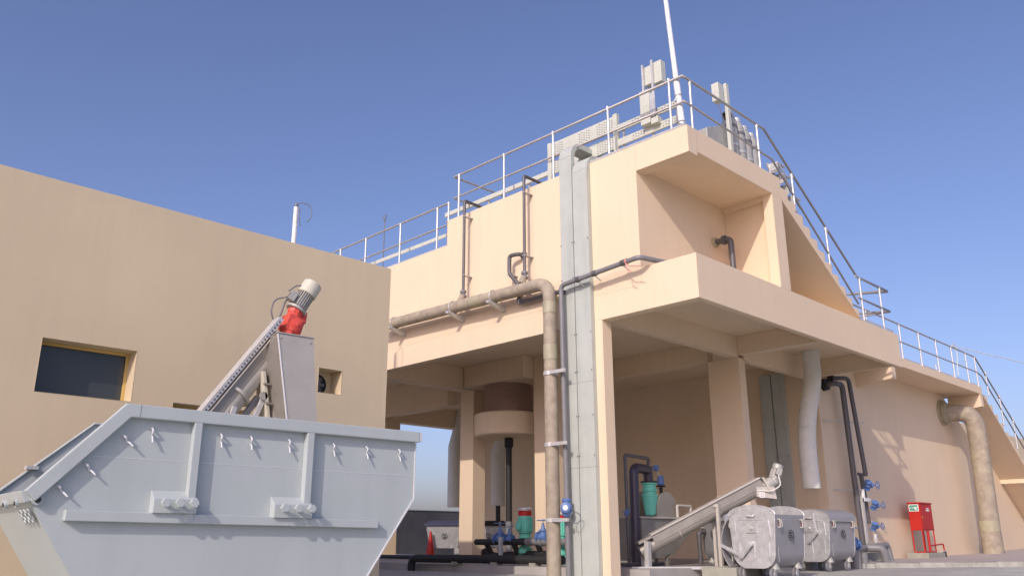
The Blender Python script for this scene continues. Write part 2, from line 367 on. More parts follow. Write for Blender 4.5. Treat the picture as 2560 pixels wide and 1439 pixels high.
# background wall behind the far stairs
bw = MB().box(33, 60, 12, 12.3, .3, 5.6); o = obj('far_tank_wall', bw, WALL_L); tag(o, 'far beige tank wall rising behind the lower stairs at the right edge', 'wall')

# ---------------------------------------------------------------- fence beyond
F = thing('sheet_fence', 'dark grey sheet metal fence standing beyond the columns against the sky', 'fence', (20, 26.6, .2))
for i in range(12):
    x = 13+i*1.45
    mb = MB().box(x+.008, x+1.442, 26.6, 26.63, .1, 1.95)
    obj('panel', mb, FENCE, F)
obj('top_rail', MB().box(13, 30.4, 26.57, 26.66, 1.95, 1.98), STEEL, F)
obj('back_rail', MB().box(13, 30.4, 26.63, 26.68, .8, .86), FENCE, F)

# ---------------------------------------------------------------- guard rails
def rail_run(label, posts, tops, mids, feet=True, loc=None, mid_r=.021, group=None, dark=False):
    T = thing('guard_rail', label, 'railing', loc or posts[0][0])
    for a, b in posts:
        p = obj('post', MB().tube([a, b], .024, 10), RAIL, T)
        if feet: obj('base_plate', MB().box(a[0]-.05, a[0]+.05, a[1]-.04, a[1]+.04, a[2]-.002, a[2]+.012), RAIL, p)
        j = Vector(b); obj('tee_joint', MB().lathe(j-Vector((0, 0, .05)), (0, 0, 1), [(0, .03), (.075, .033)], 10), RAIL, p)
    for q in tops: obj('top_rail', MB().tube(q, .024, 10), RAILD if dark else RAILM, T)
    for q in mids: obj('middle_rail', MB().tube(q, mid_r, 10), RAILD if dark else RAILM, T)
    return T
XP = XM+.07
low = [18.1, 16.94, 15.49, 14.08]
T = rail_run('lower galvanised railing on the stepped-down roof edge above the sand-coloured building', [((XP, y, 7.2), (XP, y, 8.24)) for y in low]+[((XP, 13.68, 7.8), (XP, 13.68, 8.26))],
  [[(XP, 19.6, 8.25), (XP, 13.66, 8.27)]], [[(XP, 19.6, 7.72), (XP, 13.66, 7.74)]])
obj('toe_board', MB().box(XP+.42, XP+.44, 13.7, 20.2, 7.70, 7.79), TRAY, T); obj('kerb_conduit', MB().tube([(XM+.05, 19.6, 7.225), (XM+.05, 13.7, 7.225)], .024, 8), STEEL, T)
ups = [13.33, 11.854, 10.41, 8.97, 7.545]
posts = [((XP, y, 7.8), (XP, y, 8.85)) for y in ups]+[((x, YC+.06, 7.8), (x, YC+.06, 8.76)) for x in (11.72, 14.08)]
T = rail_run('upper galvanised railing wrapping the roof corner beneath the tall white pole', posts,
  [[(XP, 13.5, 8.86), (XP, 7.26, 8.82), (11.6, YC+.05, 8.80), (14.35, YC+.06, 8.80)], [(XP, 13.5, 8.86), (13.2, 13.5, 8.86)]],
  [[(XP, 13.5, 8.33), (XP, 7.26, 8.31), (11.6, YC+.05, 8.29), (14.60, YC+.06, 8.2)], [(XP, 13.5, 8.33), (13.2, 13.5, 8.33)]])
obj('kerb_conduit', MB().tube([(XM+.05, 10.0, 7.84), (XM+.05, 7.25, 7.84)], .032, 8), STEEL, T)
T2 = rail_run('dark galvanised stair railing sloping down beside the upper flight of steps', [((15.40, YC+.06, 7.28), (15.39, YC+.06, 8.10)), ((16.76, YC+.06, 6.42), (16.74, YC+.06, 7.27))],
  [[(14.35, YC+.06, 8.82), (18.05, YC+.06, 6.5)]], [[(14.60, YC+.06, 8.2), (18.0, YC+.06, 5.83)]], dark=True)
for x, zt in ((15.40, 8.07), (16.76, 7.24)):
    obj('clamp', MB().lathe((x, YC+.06, zt-.04), (0, 0, 1), [(0, .036), (.09, .036)], 10), RAIL, T2)
T2b = rail_run('inner stair railing on the far side of the upper flight of steps', [((16.3, YR-.1, 6.75), (16.3, YR-.1, 7.75))],
  [[(14.9, YR-.1, 8.6), (16.42, YR-.1, 7.72)]], [[(15.1, YR-.1, 8.0), (16.5, YR-.1, 7.2)], [(16.3, YR-.1, 7.62), (15.6, YR-.1, 7.62)]])
T3 = rail_run('boxed galvanised railing at the foot of the upper stairs on the balcony end', [((18.2, YC+.06, 5.43), (18.2, YC+.06, 6.46)), ((19.29, YC+.06, 5.43), (19.29, YC+.06, 6.46)), ((19.0, 8.2, 5.43), (19.0, 8.2, 6.46)), ((20.0, 8.2, 5.48), (20.0, 8.2, 6.2))],
  [[(18.0, YC+.06, 6.48), (19.75, YC+.06, 6.48), (19.0, 8.6, 6.48)]], [[(18.0, YC+.06, 5.98), (19.75, YC+.06, 5.98), (19.0, 8.6, 5.98)], [(19.75, YC+.06, 5.98), (19.75, 8.6, 5.98)]])
obj('toe_board', MB().box(18.25, 19.8, YC+.05, YC+.07, 5.44, 5.53), RAIL, T3)
fr = [23.15, 24.52, 25.86, 27.15, 28.42, 29.29]
T4 = rail_run('long galvanised railing on the walkway above the red fire cabinet', [((x, 8.30, 5.48), (x, 8.30, 6.46)) for x in fr]+[((21.0, 8.30, 5.48), (21.0, 8.30, 6.46))],
  [[(20.1, 8.3, 6.47), (29.35, 8.3, 6.47)]], [[(20.1, 8.3, 5.97), (29.35, 8.3, 5.97)]])
obj('toe_board', MB().box(20.1, 29.3, 8.32, 8.33, 5.49, 5.56), RAIL, T4)
T5 = rail_run('inner railing on the far side of the walkway slab', [((x, 9.4, 5.48), (x, 9.4, 6.3)) for x in (24.6, 29.0)], [[(24.6, 9.4, 6.0), (29.0, 9.4, 6.0)]], [[(24.6, 9.4, 5.75), (29.0, 9.4, 5.75)]])
lp = [(30.2, 5.30, 6.05), (31.3, 4.45, 5.42), (32.4, 3.75, 4.75), (33.6, 3.0, 4.0)]
T6 = rail_run('dark sloping railing on the lower stairs at the right edge', [((x, 8.3, a), (x, 8.3, b)) for x, a, b in lp],
  [[(29.35, 8.3, 6.47), (34.6, 8.3, 3.42)]], [[(29.35, 8.3, 5.97), (29.75, 8.3, 5.9), (34.6, 8.3, 2.95)]], dark=True)
for x, a, b in lp: obj('clamp', MB().lathe((x, 8.3, b-.08), (0, 0, 1), [(0, .04), (.12, .04)], 10), RAIL, T6)

# tall pole at the roof corner
P = thing('roof_pole', 'tall white tapering pole rising from the railed roof corner past the top of the picture', 'pole', (11.58, 7.36, 7.8))
a = Vector((11.58, 7.36, 7.8)); d = Vector((-.02, .155, 2.63)).normalized()
obj('shaft', MB().lathe(a, d, [(.18, .058), (1.05, .058), (1.06, .05), (3.6, .04), (5.5, .036)], 16), WHITE, P)
obj('base_clamp', MB().lathe(a, d, [(0, .045), (.02, .07), (.05, .07), (.06, .045), (.1, .045), (.11, .07), (.14, .07), (.16, .05)], 16), STEEL, P)
obj('bracket', MB().bar(a+d*.6, a+d*.6+Vector((.0, .05, 0)), .16, .05), STEEL, P); obj('collar', MB().lathe(a+d*.68, d, [(0, .062), (.04, .062)], 16), MOTG, P)
LR = thing('lightning_rod', 'thin dark rod with forked tip above the lower roof railing', 'rod', (13, 18.25, 7.2))
obj('rod', MB().tube([(13, 18.25, 7.2), (13, 18.25, 9.45)], .014, 6), WIRE, LR)
obj('tip', MB().tube([(13, 18.25, 9.45), (13, 18.16, 9.68)], .01, 5).tube([(13, 18.25, 9.45), (13, 18.34, 9.68)], .01, 5).tube([(13, 18.25, 9.4), (13, 18.25, 9.72)], .01, 5), WIRE, LR)

# ---------------------------------------------------------------- cable trunking on the sunlit face
def trunking(y0, y1, ztop, reach, label, xt=XM, face=-1, zb=.2, cap=True):
    T = thing('cable_trunking', label, 'trunking', (xt, (y0+y1)/2, zb))
    x = xt+face*.11
    zs = [zb, 2.05, 3.55, 5.35, ztop-.35] if cap else [zb, 2.6, ztop]
    for i in range(len(zs)-1):
        c = MB().box(min(xt, x)+.001, max(xt, x)-.001, y0, y1, zs[i]+.001, zs[i+1]-.001)
        s_ = obj('cover', c, TRUNK, T, bevel=.004)
        if i: 
            st = MB()
            for yy in (y0+.015, y1-.015): st.cyl((x-.001, yy, zs[i]+.2), (x-.012, yy, zs[i]+.2), .012, 8).cyl((x-.001, yy, zs[i]+.9), (x-.012, yy, zs[i]+.9), .012, 8)
            obj('screw', st, WIRE, s_)
    if cap:
        # swept bend over the roof edge
        rr = .35; cx = x+rr; prof = []; n = 8
        for k in range(n+1):
            t = math.pi/2*k/n; prof.append((cx-rr*math.cos(t), ztop-.35+rr*math.sin(t)))
        inn = []
        for k in range(n, -1, -1):
            t = math.pi/2*k/n; r_ = rr-.11; inn.append((cx-r_*math.cos(t), ztop-.35+r_*math.sin(t)))
        A_ = prof+[(cx+reach, ztop)]; B_ = inn[::-1]+[(cx+reach, ztop-.11)]
        mb = MB().strip([(a_, y0, b_) for a_, b_ in A_], [(a_, y0, b_) for a_, b_ in B_], (0, y1-y0, 0)); obj('bend', mb, TRUNK, T, bevel=.004)
    return T
trunking(9.785, 10.10, 8.42, .9, 'left and taller of the two pale green trunkings climbing the sunlit wall')
trunking(9.40, 9.765, 8.02, .5, 'right and shorter of the two pale green trunkings climbing the sunlit wall')
trunking(10.07, 10.38, 4.9, 0, 'right one of two shaded trunkings on the inner wall behind the hanging white duct', xt=19.75, zb=.35, cap=False)
trunking(10.41, 10.72, 4.9, 0, 'left one of two shaded trunkings on the inner wall behind the centre column', xt=19.75, zb=.35, cap=False)

# perforated cable trays on the roof
def perf(y0, y1, z0, z1, x=12.0, dots=True):
    mb = MB().box(x, x+.04, y0, y1, z0, z1)
    return mb
def holes_mb(y0, y1, z0, z1, x, step=.085):
    mb = MB(); y = y0+.02; r_ = 0
    while y < y1-.02:
        z = z0+.03+(r_ % 2)*.02
        while z < z1-.03:
            mb.box(x-.004, x-.0005, y, y+.034, z, z+.014); z += .055
        y += step*.75; r_ += 1
    return mb
CT = thing('cable_tray', 'perforated pale green cable tray panel above the two trunkings on the roof', 'cable tray', (12, 10, 7.8))
for y0, y1, z0, z1 in ((9.2, 10.98, 8.62, 8.95), (9.2, 10.98, 8.24, 8.52)):
    p = obj('tray_panel', perf(y0, y1, z0, z1), TRAY, CT)
    obj('slot', holes_mb(y0+.02, y0+.5, z0, z1, 12.0), PVCG, p); obj('slot', holes_mb(y0+.62, y0+.95, z0, z1, 12.0), PVCG, p); obj('slot', holes_mb(y1-.42, y1-.1, z0, z1, 12.0), PVCG, p)
obj('end_post', MB().box(11.98, 12.06, 10.90, 11.0, 7.8, 8.97), TRAY, CT); obj('end_post', MB().box(11.98, 12.06, 9.12, 9.22, 7.8, 8.98), TRAY, CT)
CT2 = thing('cable_tray', 'two slim perforated cable tray runs stepping toward the roof corner and white pole', 'cable tray', (12, 8.4, 7.8))
for z0, z1 in ((8.58, 8.72), (8.26, 8.41)):
    p = obj('tray_run', perf(7.72, 9.12, z0, z1), TRAY, CT2); obj('slot', holes_mb(7.75, 8.05, z0, z1, 12.0), PVCG, p); obj('slot', holes_mb(8.45, 8.75, z0, z1, 12.0), PVCG, p)
obj('support', MB().box(12.05, 12.09, 8.3, 8.34, 7.8, 8.7).box(12.05, 12.09, 9.0, 9.04, 7.8, 8.7).box(12.05, 12.09, 7.74, 7.78, 7.8, 8.78), STEEL, CT2)
CT3 = thing('cable_tray', 'long low cable tray running behind the upper roof railing left of the trunkings', 'cable tray', (12, 12.3, 7.8))
obj('tray_run', MB().box(12.0, 12.05, 11.0, 14.4, 8.26, 8.36), TRAY, CT3); obj('support', MB().box(12.05, 12.09, 11.6, 11.64, 7.8, 8.26).box(12.05, 12.09, 12.9, 12.94, 7.8, 8.26), STEEL, CT3)
# switch boxes on frame posts (left of pole)
SB = thing('control_box_stand', 'cluster of pale grey control boxes on twin posts left of the white pole', 'control box', (12, 8.25, 7.8))
obj('post', MB().box(11.94, 11.98, 8.40, 8.44, 8.45, 9.74), STEEL, SB); obj('post', MB().box(11.94, 11.98, 8.18, 8.22, 8.45, 9.76), STEEL, SB)
obj('box', MB().box(12.0, 12.12, 8.26, 8.42, 9.30, 9.70), TRAY, SB, bevel=.01); obj('box', MB().box(12.0, 12.16, 8.02, 8.22, 9.26, 9.72), TRAY, SB, bevel=.01)
b = obj('box', MB().box(11.86, 12.02, 8.24, 8.46, 8.40, 9.12), TRAY, SB, bevel=.01); obj('cover_plate', MB().box(11.85, 11.858, 8.10, 8.22, 8.5, 9.0), STEEL, b)
obj('bottom_box', MB().box(11.88, 12.06, 8.08, 8.236, 8.36, 8.50), TRAY, SB, bevel=.008)
cb = MB()
for k in range(3): cb.tube([(11.93, 8.33-k*.05, 9.2), (11.93, 8.28-k*.03, 9.0), (11.93, 8.2, 8.8-k*.08), (11.95, 8.16, 8.5)], .008, 6)
obj('cable', cb, BLACK, SB)
JB = thing('metal_cover', 'crumpled grey metal hood lying on the roof behind the railing', 'cover', (12.6, 8.8, 7.8))
obj('hood', MB().prism([(12.3, 8.5, 7.8), (12.3, 9.4, 7.8), (12.5, 9.35, 8.25), (12.5, 8.7, 8.42)], (.5, 0, 0)), MOTG, JB); 
obj('cable', MB().tube([(12.25, 9.6, 8.3), (12.25, 9.3, 8.1), (12.25, 9.25, 7.82)], .02, 6).tube([(12.2, 9.5, 8.4), (12.2, 9.2, 8.15), (12.25, 9.1, 7.82)], .015, 6), BLACK, JB)
# right of pole
S2 = thing('control_box_post', 'single pale control box on a tall slim post right of the white pole', 'control box', (13.7, 7.75, 7.8))
obj('post', MB().box(13.70, 13.80, 7.62, 7.69, 7.9, 9.74), TRAY, S2, bevel=.006); obj('box', MB().box(13.42, 13.60, 7.64, 7.80, 9.26, 9.66), TRAY, S2, bevel=.01)
obj('bracket', MB().box(13.62, 13.68, 7.68, 7.78, 9.35, 9.6), STEEL, S2); obj('cable', MB().tube([(13.5, 7.7, 9.18), (13.52, 7.68, 9.0), (13.6, 7.66, 8.85)], .01, 6), WIRE, S2)
CBX = thing('metal_cabinet', 'low pale steel cabinet with sloping top behind the right roof railing', 'cabinet', (13.4, 8.1, 7.8))
obj('body', MB().prism([(13.05, 7.75, 7.82), (13.95, 7.75, 7.82), (13.95, 7.75, 8.5), (13.75, 7.75, 8.85), (13.05, 7.75, 8.55)], (0, .6, 0)), MOTG, CBX, bevel=.01)
obj('door', MB().box(13.1, 13.9, 7.735, 7.748, 7.9, 8.2), TRAY, CBX)
def cyl_tank(lb, x, y, z, first):
    t = thing('gas_cylinder', lb, 'cylinder', (x, y, z), group='grey cylinders on the roof')
    obj('body', MB().lathe((x, y, z), (0, 0, 1), [(0, .1), (.02, .15), (1.22, .15), (1.34, .11), (1.38, .05)], 20), MOTG, t)
    obj('strap', MB().lathe((x, y, z+1.05), (0, 0, 1), [(0, .16), (.06, .16)], 20), WIRE, t); obj('strap', MB().lathe((x, y, z+.62), (0, 0, 1), [(0, .16), (.05, .16)], 20), STEEL, t)
    obj('cap', MB().lathe((x, y, z+1.36), (0, 0, 1), [(0, .09), (.1, .09), (.12, .05)], 16), STEEL, t)
    if first: obj('inlet', MB().lathe((x-.12, y-.02, z+1.3), (-1, -.6, 0), [(0, .10), (.05, .10), (.051, .07), (.02, .06)], 16), BLACK, t)
for k, (x, y, z, lb) in enumerate(((14.30, 7.95, 7.98, 'first and largest of four grey cylinders behind the right roof railing'), (14.62, 7.97, 7.93, 'second of four grey cylinders behind the right roof railing, just right of the largest'),
      (14.93, 7.99, 7.86, 'third of four grey cylinders behind the right roof railing'), (15.22, 8.0, 7.80, 'last and rightmost of four grey cylinders behind the right roof railing, nearest the stairs'))): cyl_tank(lb, x, y, z, k == 0)
GR = thing('cable_ladder', 'short stack of galvanised grating brackets at the top of the upper stairs', 'cable ladder', (15.6, 7.55, 7.1))
for k in range(4):
    xx = 15.25+k*.19; zz = 8.42-k*.20
    obj('rung', MB().box(xx, xx+.34, 7.45, 7.65, zz, zz+.03).box(xx, xx+.035, 7.45, 7.65, zz-.2, zz).bar((xx, 7.45, zz), (xx+.30, 7.45, zz-.2), .02, .05), STEEL, GR)
obj('stile', MB().bar((15.2, 7.66, 8.45), (16.1, 7.66, 7.45), .03, .08), STEEL, GR); obj('post', MB().box(15.4, 15.44, 7.62, 7.66, 7.2, 8.3), STEEL, GR)

# ---------------------------------------------------------------- pipes on the sunlit face
def pipe_thing(name, label, cat, pts, r, material, bend=.1, seg=16):
    T = thing(name, label, cat, pts[0]); obj('run', MB().tube(pts, r, seg, bend=bend), material, T); return T
xg = XM-.3
GP = pipe_thing('fibreglass_pipe', 'large weathered brown fibreglass pipe along the sunlit wall bending down beside the trunking', 'pipe',
   [(xg, 15.6, 5.62), (xg, 10.24, 5.52), (xg, 10.24, .1)], .125, GRP, .33, 24)
obj('joint_band', MB().cyl((xg, 10.24, 4.9), (xg, 10.24, 5.12), .131, 24), GRPY, GP); obj('joint_band', MB().cyl((xg, 10.24, 4.02), (xg, 10.24, 4.3), .132, 24), GRPY, GP)
obj('joint_band', MB().cyl((xg, 12.1, 5.555), (xg, 12.4, 5.56), .130, 24), GRPY, GP)
for y, z in ((15.05, 5.61), (13.0, 5.572), (11.75, 5.55)):
    b = MB().prism([(XM-.002, y-.03, z-.17), (XM-.002, y-.03, z-.27), (xg-.18, y-.03, z-.15), (xg-.18, y-.03, z-.11)], (0, .09, 0))
    s_ = obj('bracket', b, STEEL, GP); obj('u_bolt', MB().torus((xg, y+.015, z), (0, 1, 0), .137, .012, 24, 6), STEEL, s_)
for z in (3.76, 2.47, 1.17):
    cl = obj('clamp', MB().lathe((xg, 10.24, z-.035), (0, 0, 1), [(0, .138), (.07, .138)], 24).box(XM-.5+.08, XM-.4+.02, 9.80, 10.24, z-.03, z+.03), STEEL, GP)
# vertical drain pipes from the roof
for y, top, lb in ((12.80, 7.98, 'left thin dark pipe dropping from the roof edge onto the brown fibreglass pipe'), (10.97, 7.98, 'right thin dark pipe dropping from the roof edge onto the brown fibreglass pipe')):
    D = pipe_thing('drain_pipe', lb, 'pipe', [(XM+.7, y, top-.02), (XM-.22, y, top), (XM-.22, y, 5.95), (XM-.27, y, 5.78)], .032, PVC, .05, 12)
    obj('valve', MB().lathe((XM-.22, y, 5.93), (0, 0, -1), [(0, .05), (.02, .07), (.06, .07), (.07, .05), (.11, .05), (.12, .075), (.16, .075), (.17, .04)], 16), PVCG, D)
    obj('branch', MB().lathe((XM-.25, y, 5.80), (-.3, 0, -1), [(0, .06), (.16, .08)], 16), GRP, D)
    for z in (7.6, 6.25): obj('clip', MB().box(XM-.25, XM-.001, y-.045, y+.045, z, z+.015), STEEL, D)
# U-shaped pipe from the wall
U = thing('overflow_pipe', 'short dark hook pipe leaving the sunlit wall behind the brown fibreglass pipe', 'pipe', (XM, 11.2, 6.3))
obj('run', MB().tube([(XM+.05, 11.18, 6.36), (XM-.16, 11.2, 6.36), (XM-.20, 11.42, 6.36), (XM-.20, 11.42, 5.98), (XM-.16, 11.2, 5.72), (XM-.14, 11.2, 5.34), (XM-.14, 10.1, 5.34), (XM-.14, 10.0, 5.3)], .042, 12, bend=.07), PVC, U)
obj('flange', MB().cyl((XM-.001, 11.18, 6.36), (XM-.05, 11.18, 6.36), .075), PVCG, U)
obj('coupling', MB().cyl((XM-.14, 11.2, 5.32), (XM-.14, 11.2, 5.42), .055), PVCG, U)
for z in (5.95,): obj('clip', MB().box(XM-.22, XM-.001, 11.37, 11.47, z, z+.015), STEEL, U)
# conduit crossing the trunkings
xc = XM-.27
CD = pipe_thing('grey_conduit', 'thin grey pipe rising beside the brown pipe and crossing both trunkings to the balcony', 'pipe',
   [(xc, 9.93, .1), (xc, 9.97, 5.40), (xc, 8.15, 5.52), (XM+.35, 7.95, 5.5)], .045, PVCG, .1, 14)
for y, z in ((9.55, 5.43), (9.15, 5.455), (8.5, 5.5)):
    obj('coupling', MB().cyl((xc, y-.04, z), (xc, y+.04, z-.004), .056, 14), PVC, CD)
    obj('clip', MB().bar((xc, y, z-.05), (XM-.13, y-.03, z-.12), .012, .02), STEEL, CD)
obj('tape', MB().torus((xc, 8.42, 5.505), (0, 1, 0), .05, .012, 14, 6).tube([(xc-.03, 8.42, 5.46), (xc-.05, 8.32, 5.38), (xc-.04, 8.2, 5.36), (xc-.06, 8.1, 5.33)], .009, 5).tube([(xc-.03, 8.42, 5.46), (xc-.08, 8.36, 5.33), (xc-.05, 8.28, 5.26)], .008, 5), ROPE, CD)
FM = thing('flow_meter', 'blue meter head with looped cable on the grey pipe beside the trunking', 'meter', (xc-.1, 9.95, 1.35))
obj('body', MB().lathe((xc-.02, 9.93, 1.22), (0, 0, 1), [(0, .05), (.02, .07), (.04, .07), (.06, .085), (.10, .095), (.11, .08), (.13, .095), (.20, .095), (.22, .07), (.26, .07), (.27, .085), (.29, .085), (.31, .05)], 18), BLUE, FM)
obj('display', MB().lathe((xc-.1, 9.88, 1.37), (-.8, -.6, 0), [(0, .08), (.05, .085), (.06, .06)], 18), BLUE, FM); obj('meter_face', MB().cyl((xc-.148, 9.844, 1.37), (xc-.154, 9.839, 1.37), .045, 16), WHITE, FM)
obj('cable', MB().torus((xc-.06, 9.70, 1.20), (-.7, -.7, 0), .09, .008, 20, 6), WIRE, FM)

# elbow pipe inside the recess
E1 = thing('elbow_pipe', 'dark elbow pipe coming out of the recess back wall above the balcony', 'pipe', (13.9, 8.3, 6.4))
from math import pi
obj('run', MB().tube([(13.95, YR+.02, 6.52), (13.95, 7.95, 6.52), (13.95, 7.93, 5.4)], .06, 14, bend=.1), PVC, E1)
obj('flange', MB().cyl((13.95, YR-.001, 6.52), (13.95, YR-.06, 6.52), .1), GRPY, E1); obj('collar', MB().cyl((13.95, 8.12, 6.52), (13.95, 8.05, 6.52), .095), PVC, E1)

# white hanging ducts
def duct(label, x, y, zt, zb, r, bendx=.12, by=0):
    T = thing('hanging_duct', label, 'duct', (x, y, zb))
    obj('hose', MB().tube([(x+.12, y, zt), (x+.10, y, zt-.45), (x+.12, y, zt-.95), (x+.02, y, zt-1.45), (x, y, zt-1.75), (x, y, zb)], [r*.86, r*.9, r*.98, r*.95, r, r], 22), BAG, T)
    return T
D1 = thing('hanging_duct', 'wide white hanging duct dropping from the balcony soffit right of the centre column', 'duct', (18.45, 9.0, 1.92))
obj('hose', MB().tube([(18.68, 8.80, 5.11), (18.70, 8.80, 4.45), (18.46, 8.92, 3.6), (18.45, 9.0, 3.0), (18.45, 9.0, 1.93)], .2, 22, bend=.5), BAG, D1)
obj('seam', MB().torus((18.41, 8.99, 3.3), (0, .05, 1), .201, .006, 24, 5), BAG, D1)
obj('cord', MB().tube([(18.5, 8.72, 5.1), (18.62, 8.62, 4.7)], .007, 5), WIRE, D1)
D2 = thing('hanging_duct', 'pale hanging duct seen between the two rear columns beside the black drop pipe', 'duct', (18, 18.8, 1.8))
obj('hose', MB().tube([(18, 18.42, 4.4), (18, 18.65, 3.75), (18, 18.8, 3.4), (18, 18.8, 1.83)], [.12, .2, .215, .215], 18), BAG, D2); obj('stub', MB().cyl((18, 18.8, 1.2), (18, 18.8, 1.84), .07), BLACK, D2)
D3 = thing('hanging_duct', 'pale hanging duct peeking out left of the rear column against the sky', 'duct', (19, 22.3, 1.9))
obj('hose', MB().tube([(19, 21.7, 5.2), (19, 21.7, 4.75), (19, 21.95, 3.9), (19, 21.95, 1.9)], [.16, .2, .26, .26], 18), BAG, D3)
DP = thing('drop_pipe', 'black vertical pipe below the round chamber with a pale grey lower half', 'pipe', (14.75, 15.02, .36))
obj('upper_run', MB().tube([(14.75, 15.02, 1.27), (14.75, 15.02, 3.28)], .075, 16).lathe((14.75, 15.02, 3.03), (0, 0, 1), [(0, .08), (.05, .11), (.24, .11)], 16), BLACK, DP); obj('lower_run', MB().tube([(14.75, 15.02, .36), (14.75, 15.02, 1.27)], .08, 16), PVCG, DP)
bpy.data.objects.remove(SOCK)

# ---------------------------------------------------------------- valves, pumps and manifolds
def gate_valve(label, loc, axis=(0, 0, 1), s=1., rz=0, group='blue gate valves', yawdir=None, name='gate_valve'):
    """body round the origin; stem points along axis"""
    T = thing(name, label, 'valve', loc, 0, group)
    ax = Vector(axis).normalized(); q = Vector((0, 0, 1)).rotation_difference(ax).to_matrix().to_4x4() @ Matrix.Rotation(rz, 4, 'Z') @ Matrix.Scale(s, 4)
    b = MB().lathe((-.13, 0, 0), (1, 0, 0), [(0, .1), (.03, .1), (.03, .06), (.07, .07), (.13, .085), (.19, .07), (.23, .06), (.23, .1), (.26, .1)], 18)
    b.lathe((0, 0, .03), (0, 0, 1), [(0, .07), (.07, .06), (.07, .085), (.10, .085), (.10, .05), (.2, .022), (.22, .022)], 16)
    obj('body', b.xf(q), BLUE, T, local=True)
    obj('stem', MB().cyl((0, 0, .2), (0, 0, .33), .012, 8).xf(q), STEEL, T, local=True)
    h = MB().torus((0, 0, .30), (0, 0, 1), .11, .011, 22, 6)
    for k in range(4): h.bar((0, 0, .30), (.11*math.cos(k*pi/2), .11*math.sin(k*pi/2), .30), .014, .01)
    obj('handwheel', h.xf(q), BLUE, T, local=True)
    return T
def pump(label, loc, s=1.):
    T = thing('pump', label, 'pump', loc, 0, 'green vertical pumps'); S = Matrix.Scale(s, 4)
    m_ = MB().lathe((0, 0, .50), (0, 0, 1), [(0, .12), (.03, .16), (.06, .12), (.12, .12), (.14, .155), (.18, .16), (.46, .16), (.49, .14)], 24)
    for k in range(20):
        a = 2*pi*k/20; m_.bar((.16*math.cos(a), .16*math.sin(a), .68), (.16*math.cos(a), .16*math.sin(a), .94), .012, .012)
    m_.box(-.21, -.13, -.06, .08, .70, .86)
    obj('motor', m_.xf(S), GREEN, T, local=True)
    obj('motor_band', MB().lathe((0, 0, .985), (0, 0, 1), [(0, .145), (.11, .145)], 24).xf(S), RED, T, local=True)
    obj('fan_cowl', MB().lathe((0, 0, 1.095), (0, 0, 1), [(0, .15), (.03, .155), (.05, .15), (.07, .11), (.075, 0)], 24).xf(S), STEEL, T, local=True)
    obj('volute', MB().lathe((0, 0, .18), (0, 0, 1), [(0, .10), (.05, .15), (.14, .15), (.20, .09), (.32, .09)], 20).xf(S), GREEN, T, local=True)
    st = MB()
    for k in range(3):
        a = 2*pi*k/3+.4; st.bar((.1*math.cos(a), .1*math.sin(a), .25), (.2*math.cos(a), .2*math.sin(a), 0), .04, .03)
    obj('stand', st.xf(S), GREEN, T, local=True)
    return T
pump('green vertical pump with red band left of the brown fibreglass pipe', (13.3, 13.05, .35))
pump('green vertical pump half hidden between the grey pipe and the trunking', (13.3, 12.02, .35), .9)
MF = thing('pipe_manifold', 'black double pipe manifold with grey sections in front of the green pumps', 'pipework', (13.1, 13.3, .35))
obj('upper_run', MB().tube([(13.1, 14.38, .80), (13.1, 12.75, .80)], .065, 16).lathe((13.1, 14.36, .8), (0, 1, 0), [(0, .065), (.05, .05), (.07, 0)], 16), BLACK, MF)
obj('upper_run', MB().tube([(13.1, 12.75, .80), (13.1, 11.6, .80)], .072, 16), PVCG, MF)
obj('lower_run', MB().tube([(13.25, 14.2, .58), (13.25, 13.9, .50), (13.25, 13.4, .54), (13.25, 12.3, .56)], .07, 16, bend=.1), BLACK, MF)
for a_, b_ in (((13.1, 14.05, .78), (13.25, 14.05, .55)), ((13.1, 13.2, .78), (13.3, 13.2, .45)), ((13.1, 12.5, .78), (13.35, 12.6, .50))): obj('cross_pipe', MB().tube([a_, b_], .06, 14), BLACK, MF)
obj('end_cap', MB().lathe((13.25, 14.2, .6), (0, .8, -.3), [(0, .075), (.08, .09), (.13, .06), (.15, 0)], 16), BLACK, MF)
obj('support', MB().box(12.96, 13.02, 13.44, 13.52, .35, .90), STEEL, MF)
obj('joint', MB().lathe((13.1, 12.72, .8), (0, 1, 0), [(0, .085), (.08, .085)], 16).lathe((13.1, 12.35, .8), (0, 1, 0), [(0, .09), (.05, .09)], 16), PVCG, MF)
gate_valve('blue gate valve on the black manifold beside the pale lower half of the drop pipe', (13.1, 13.62, .86), s=1.1, rz=pi/2)
gate_valve('low blue valve on the black manifold just left of the green pump', (13.1, 13.33, .86), s=.85, rz=pi/2)
gate_valve('blue gate valve partly hidden by the brown fibreglass pipe', (13.1, 12.33, .90), s=1.1, rz=pi/2)
FP = pipe_thing('floor_pipe', 'thick black pipe lying low across the plant floor, elbow down at its left end', 'pipe', [(12.05, 15.35, .05), (12.05, 15.35, .46), (12.45, 11.2, .47)], .085, BLACK, .16, 18)
for y, x in ((14.0, 12.2), (12.9, 12.3), (11.9, 12.4)): obj('saddle', MB().box(x-.09, x+.09, y-.08, y+.08, .35, .41), PLINTH, FP)
FP2 = pipe_thing('floor_pipe', 'thin black pipe lying along the plant floor below the dark fence', 'pipe', [(14.2, 19.5, .42), (14.2, 15.0, .42)], .05, BLACK, 0, 12)

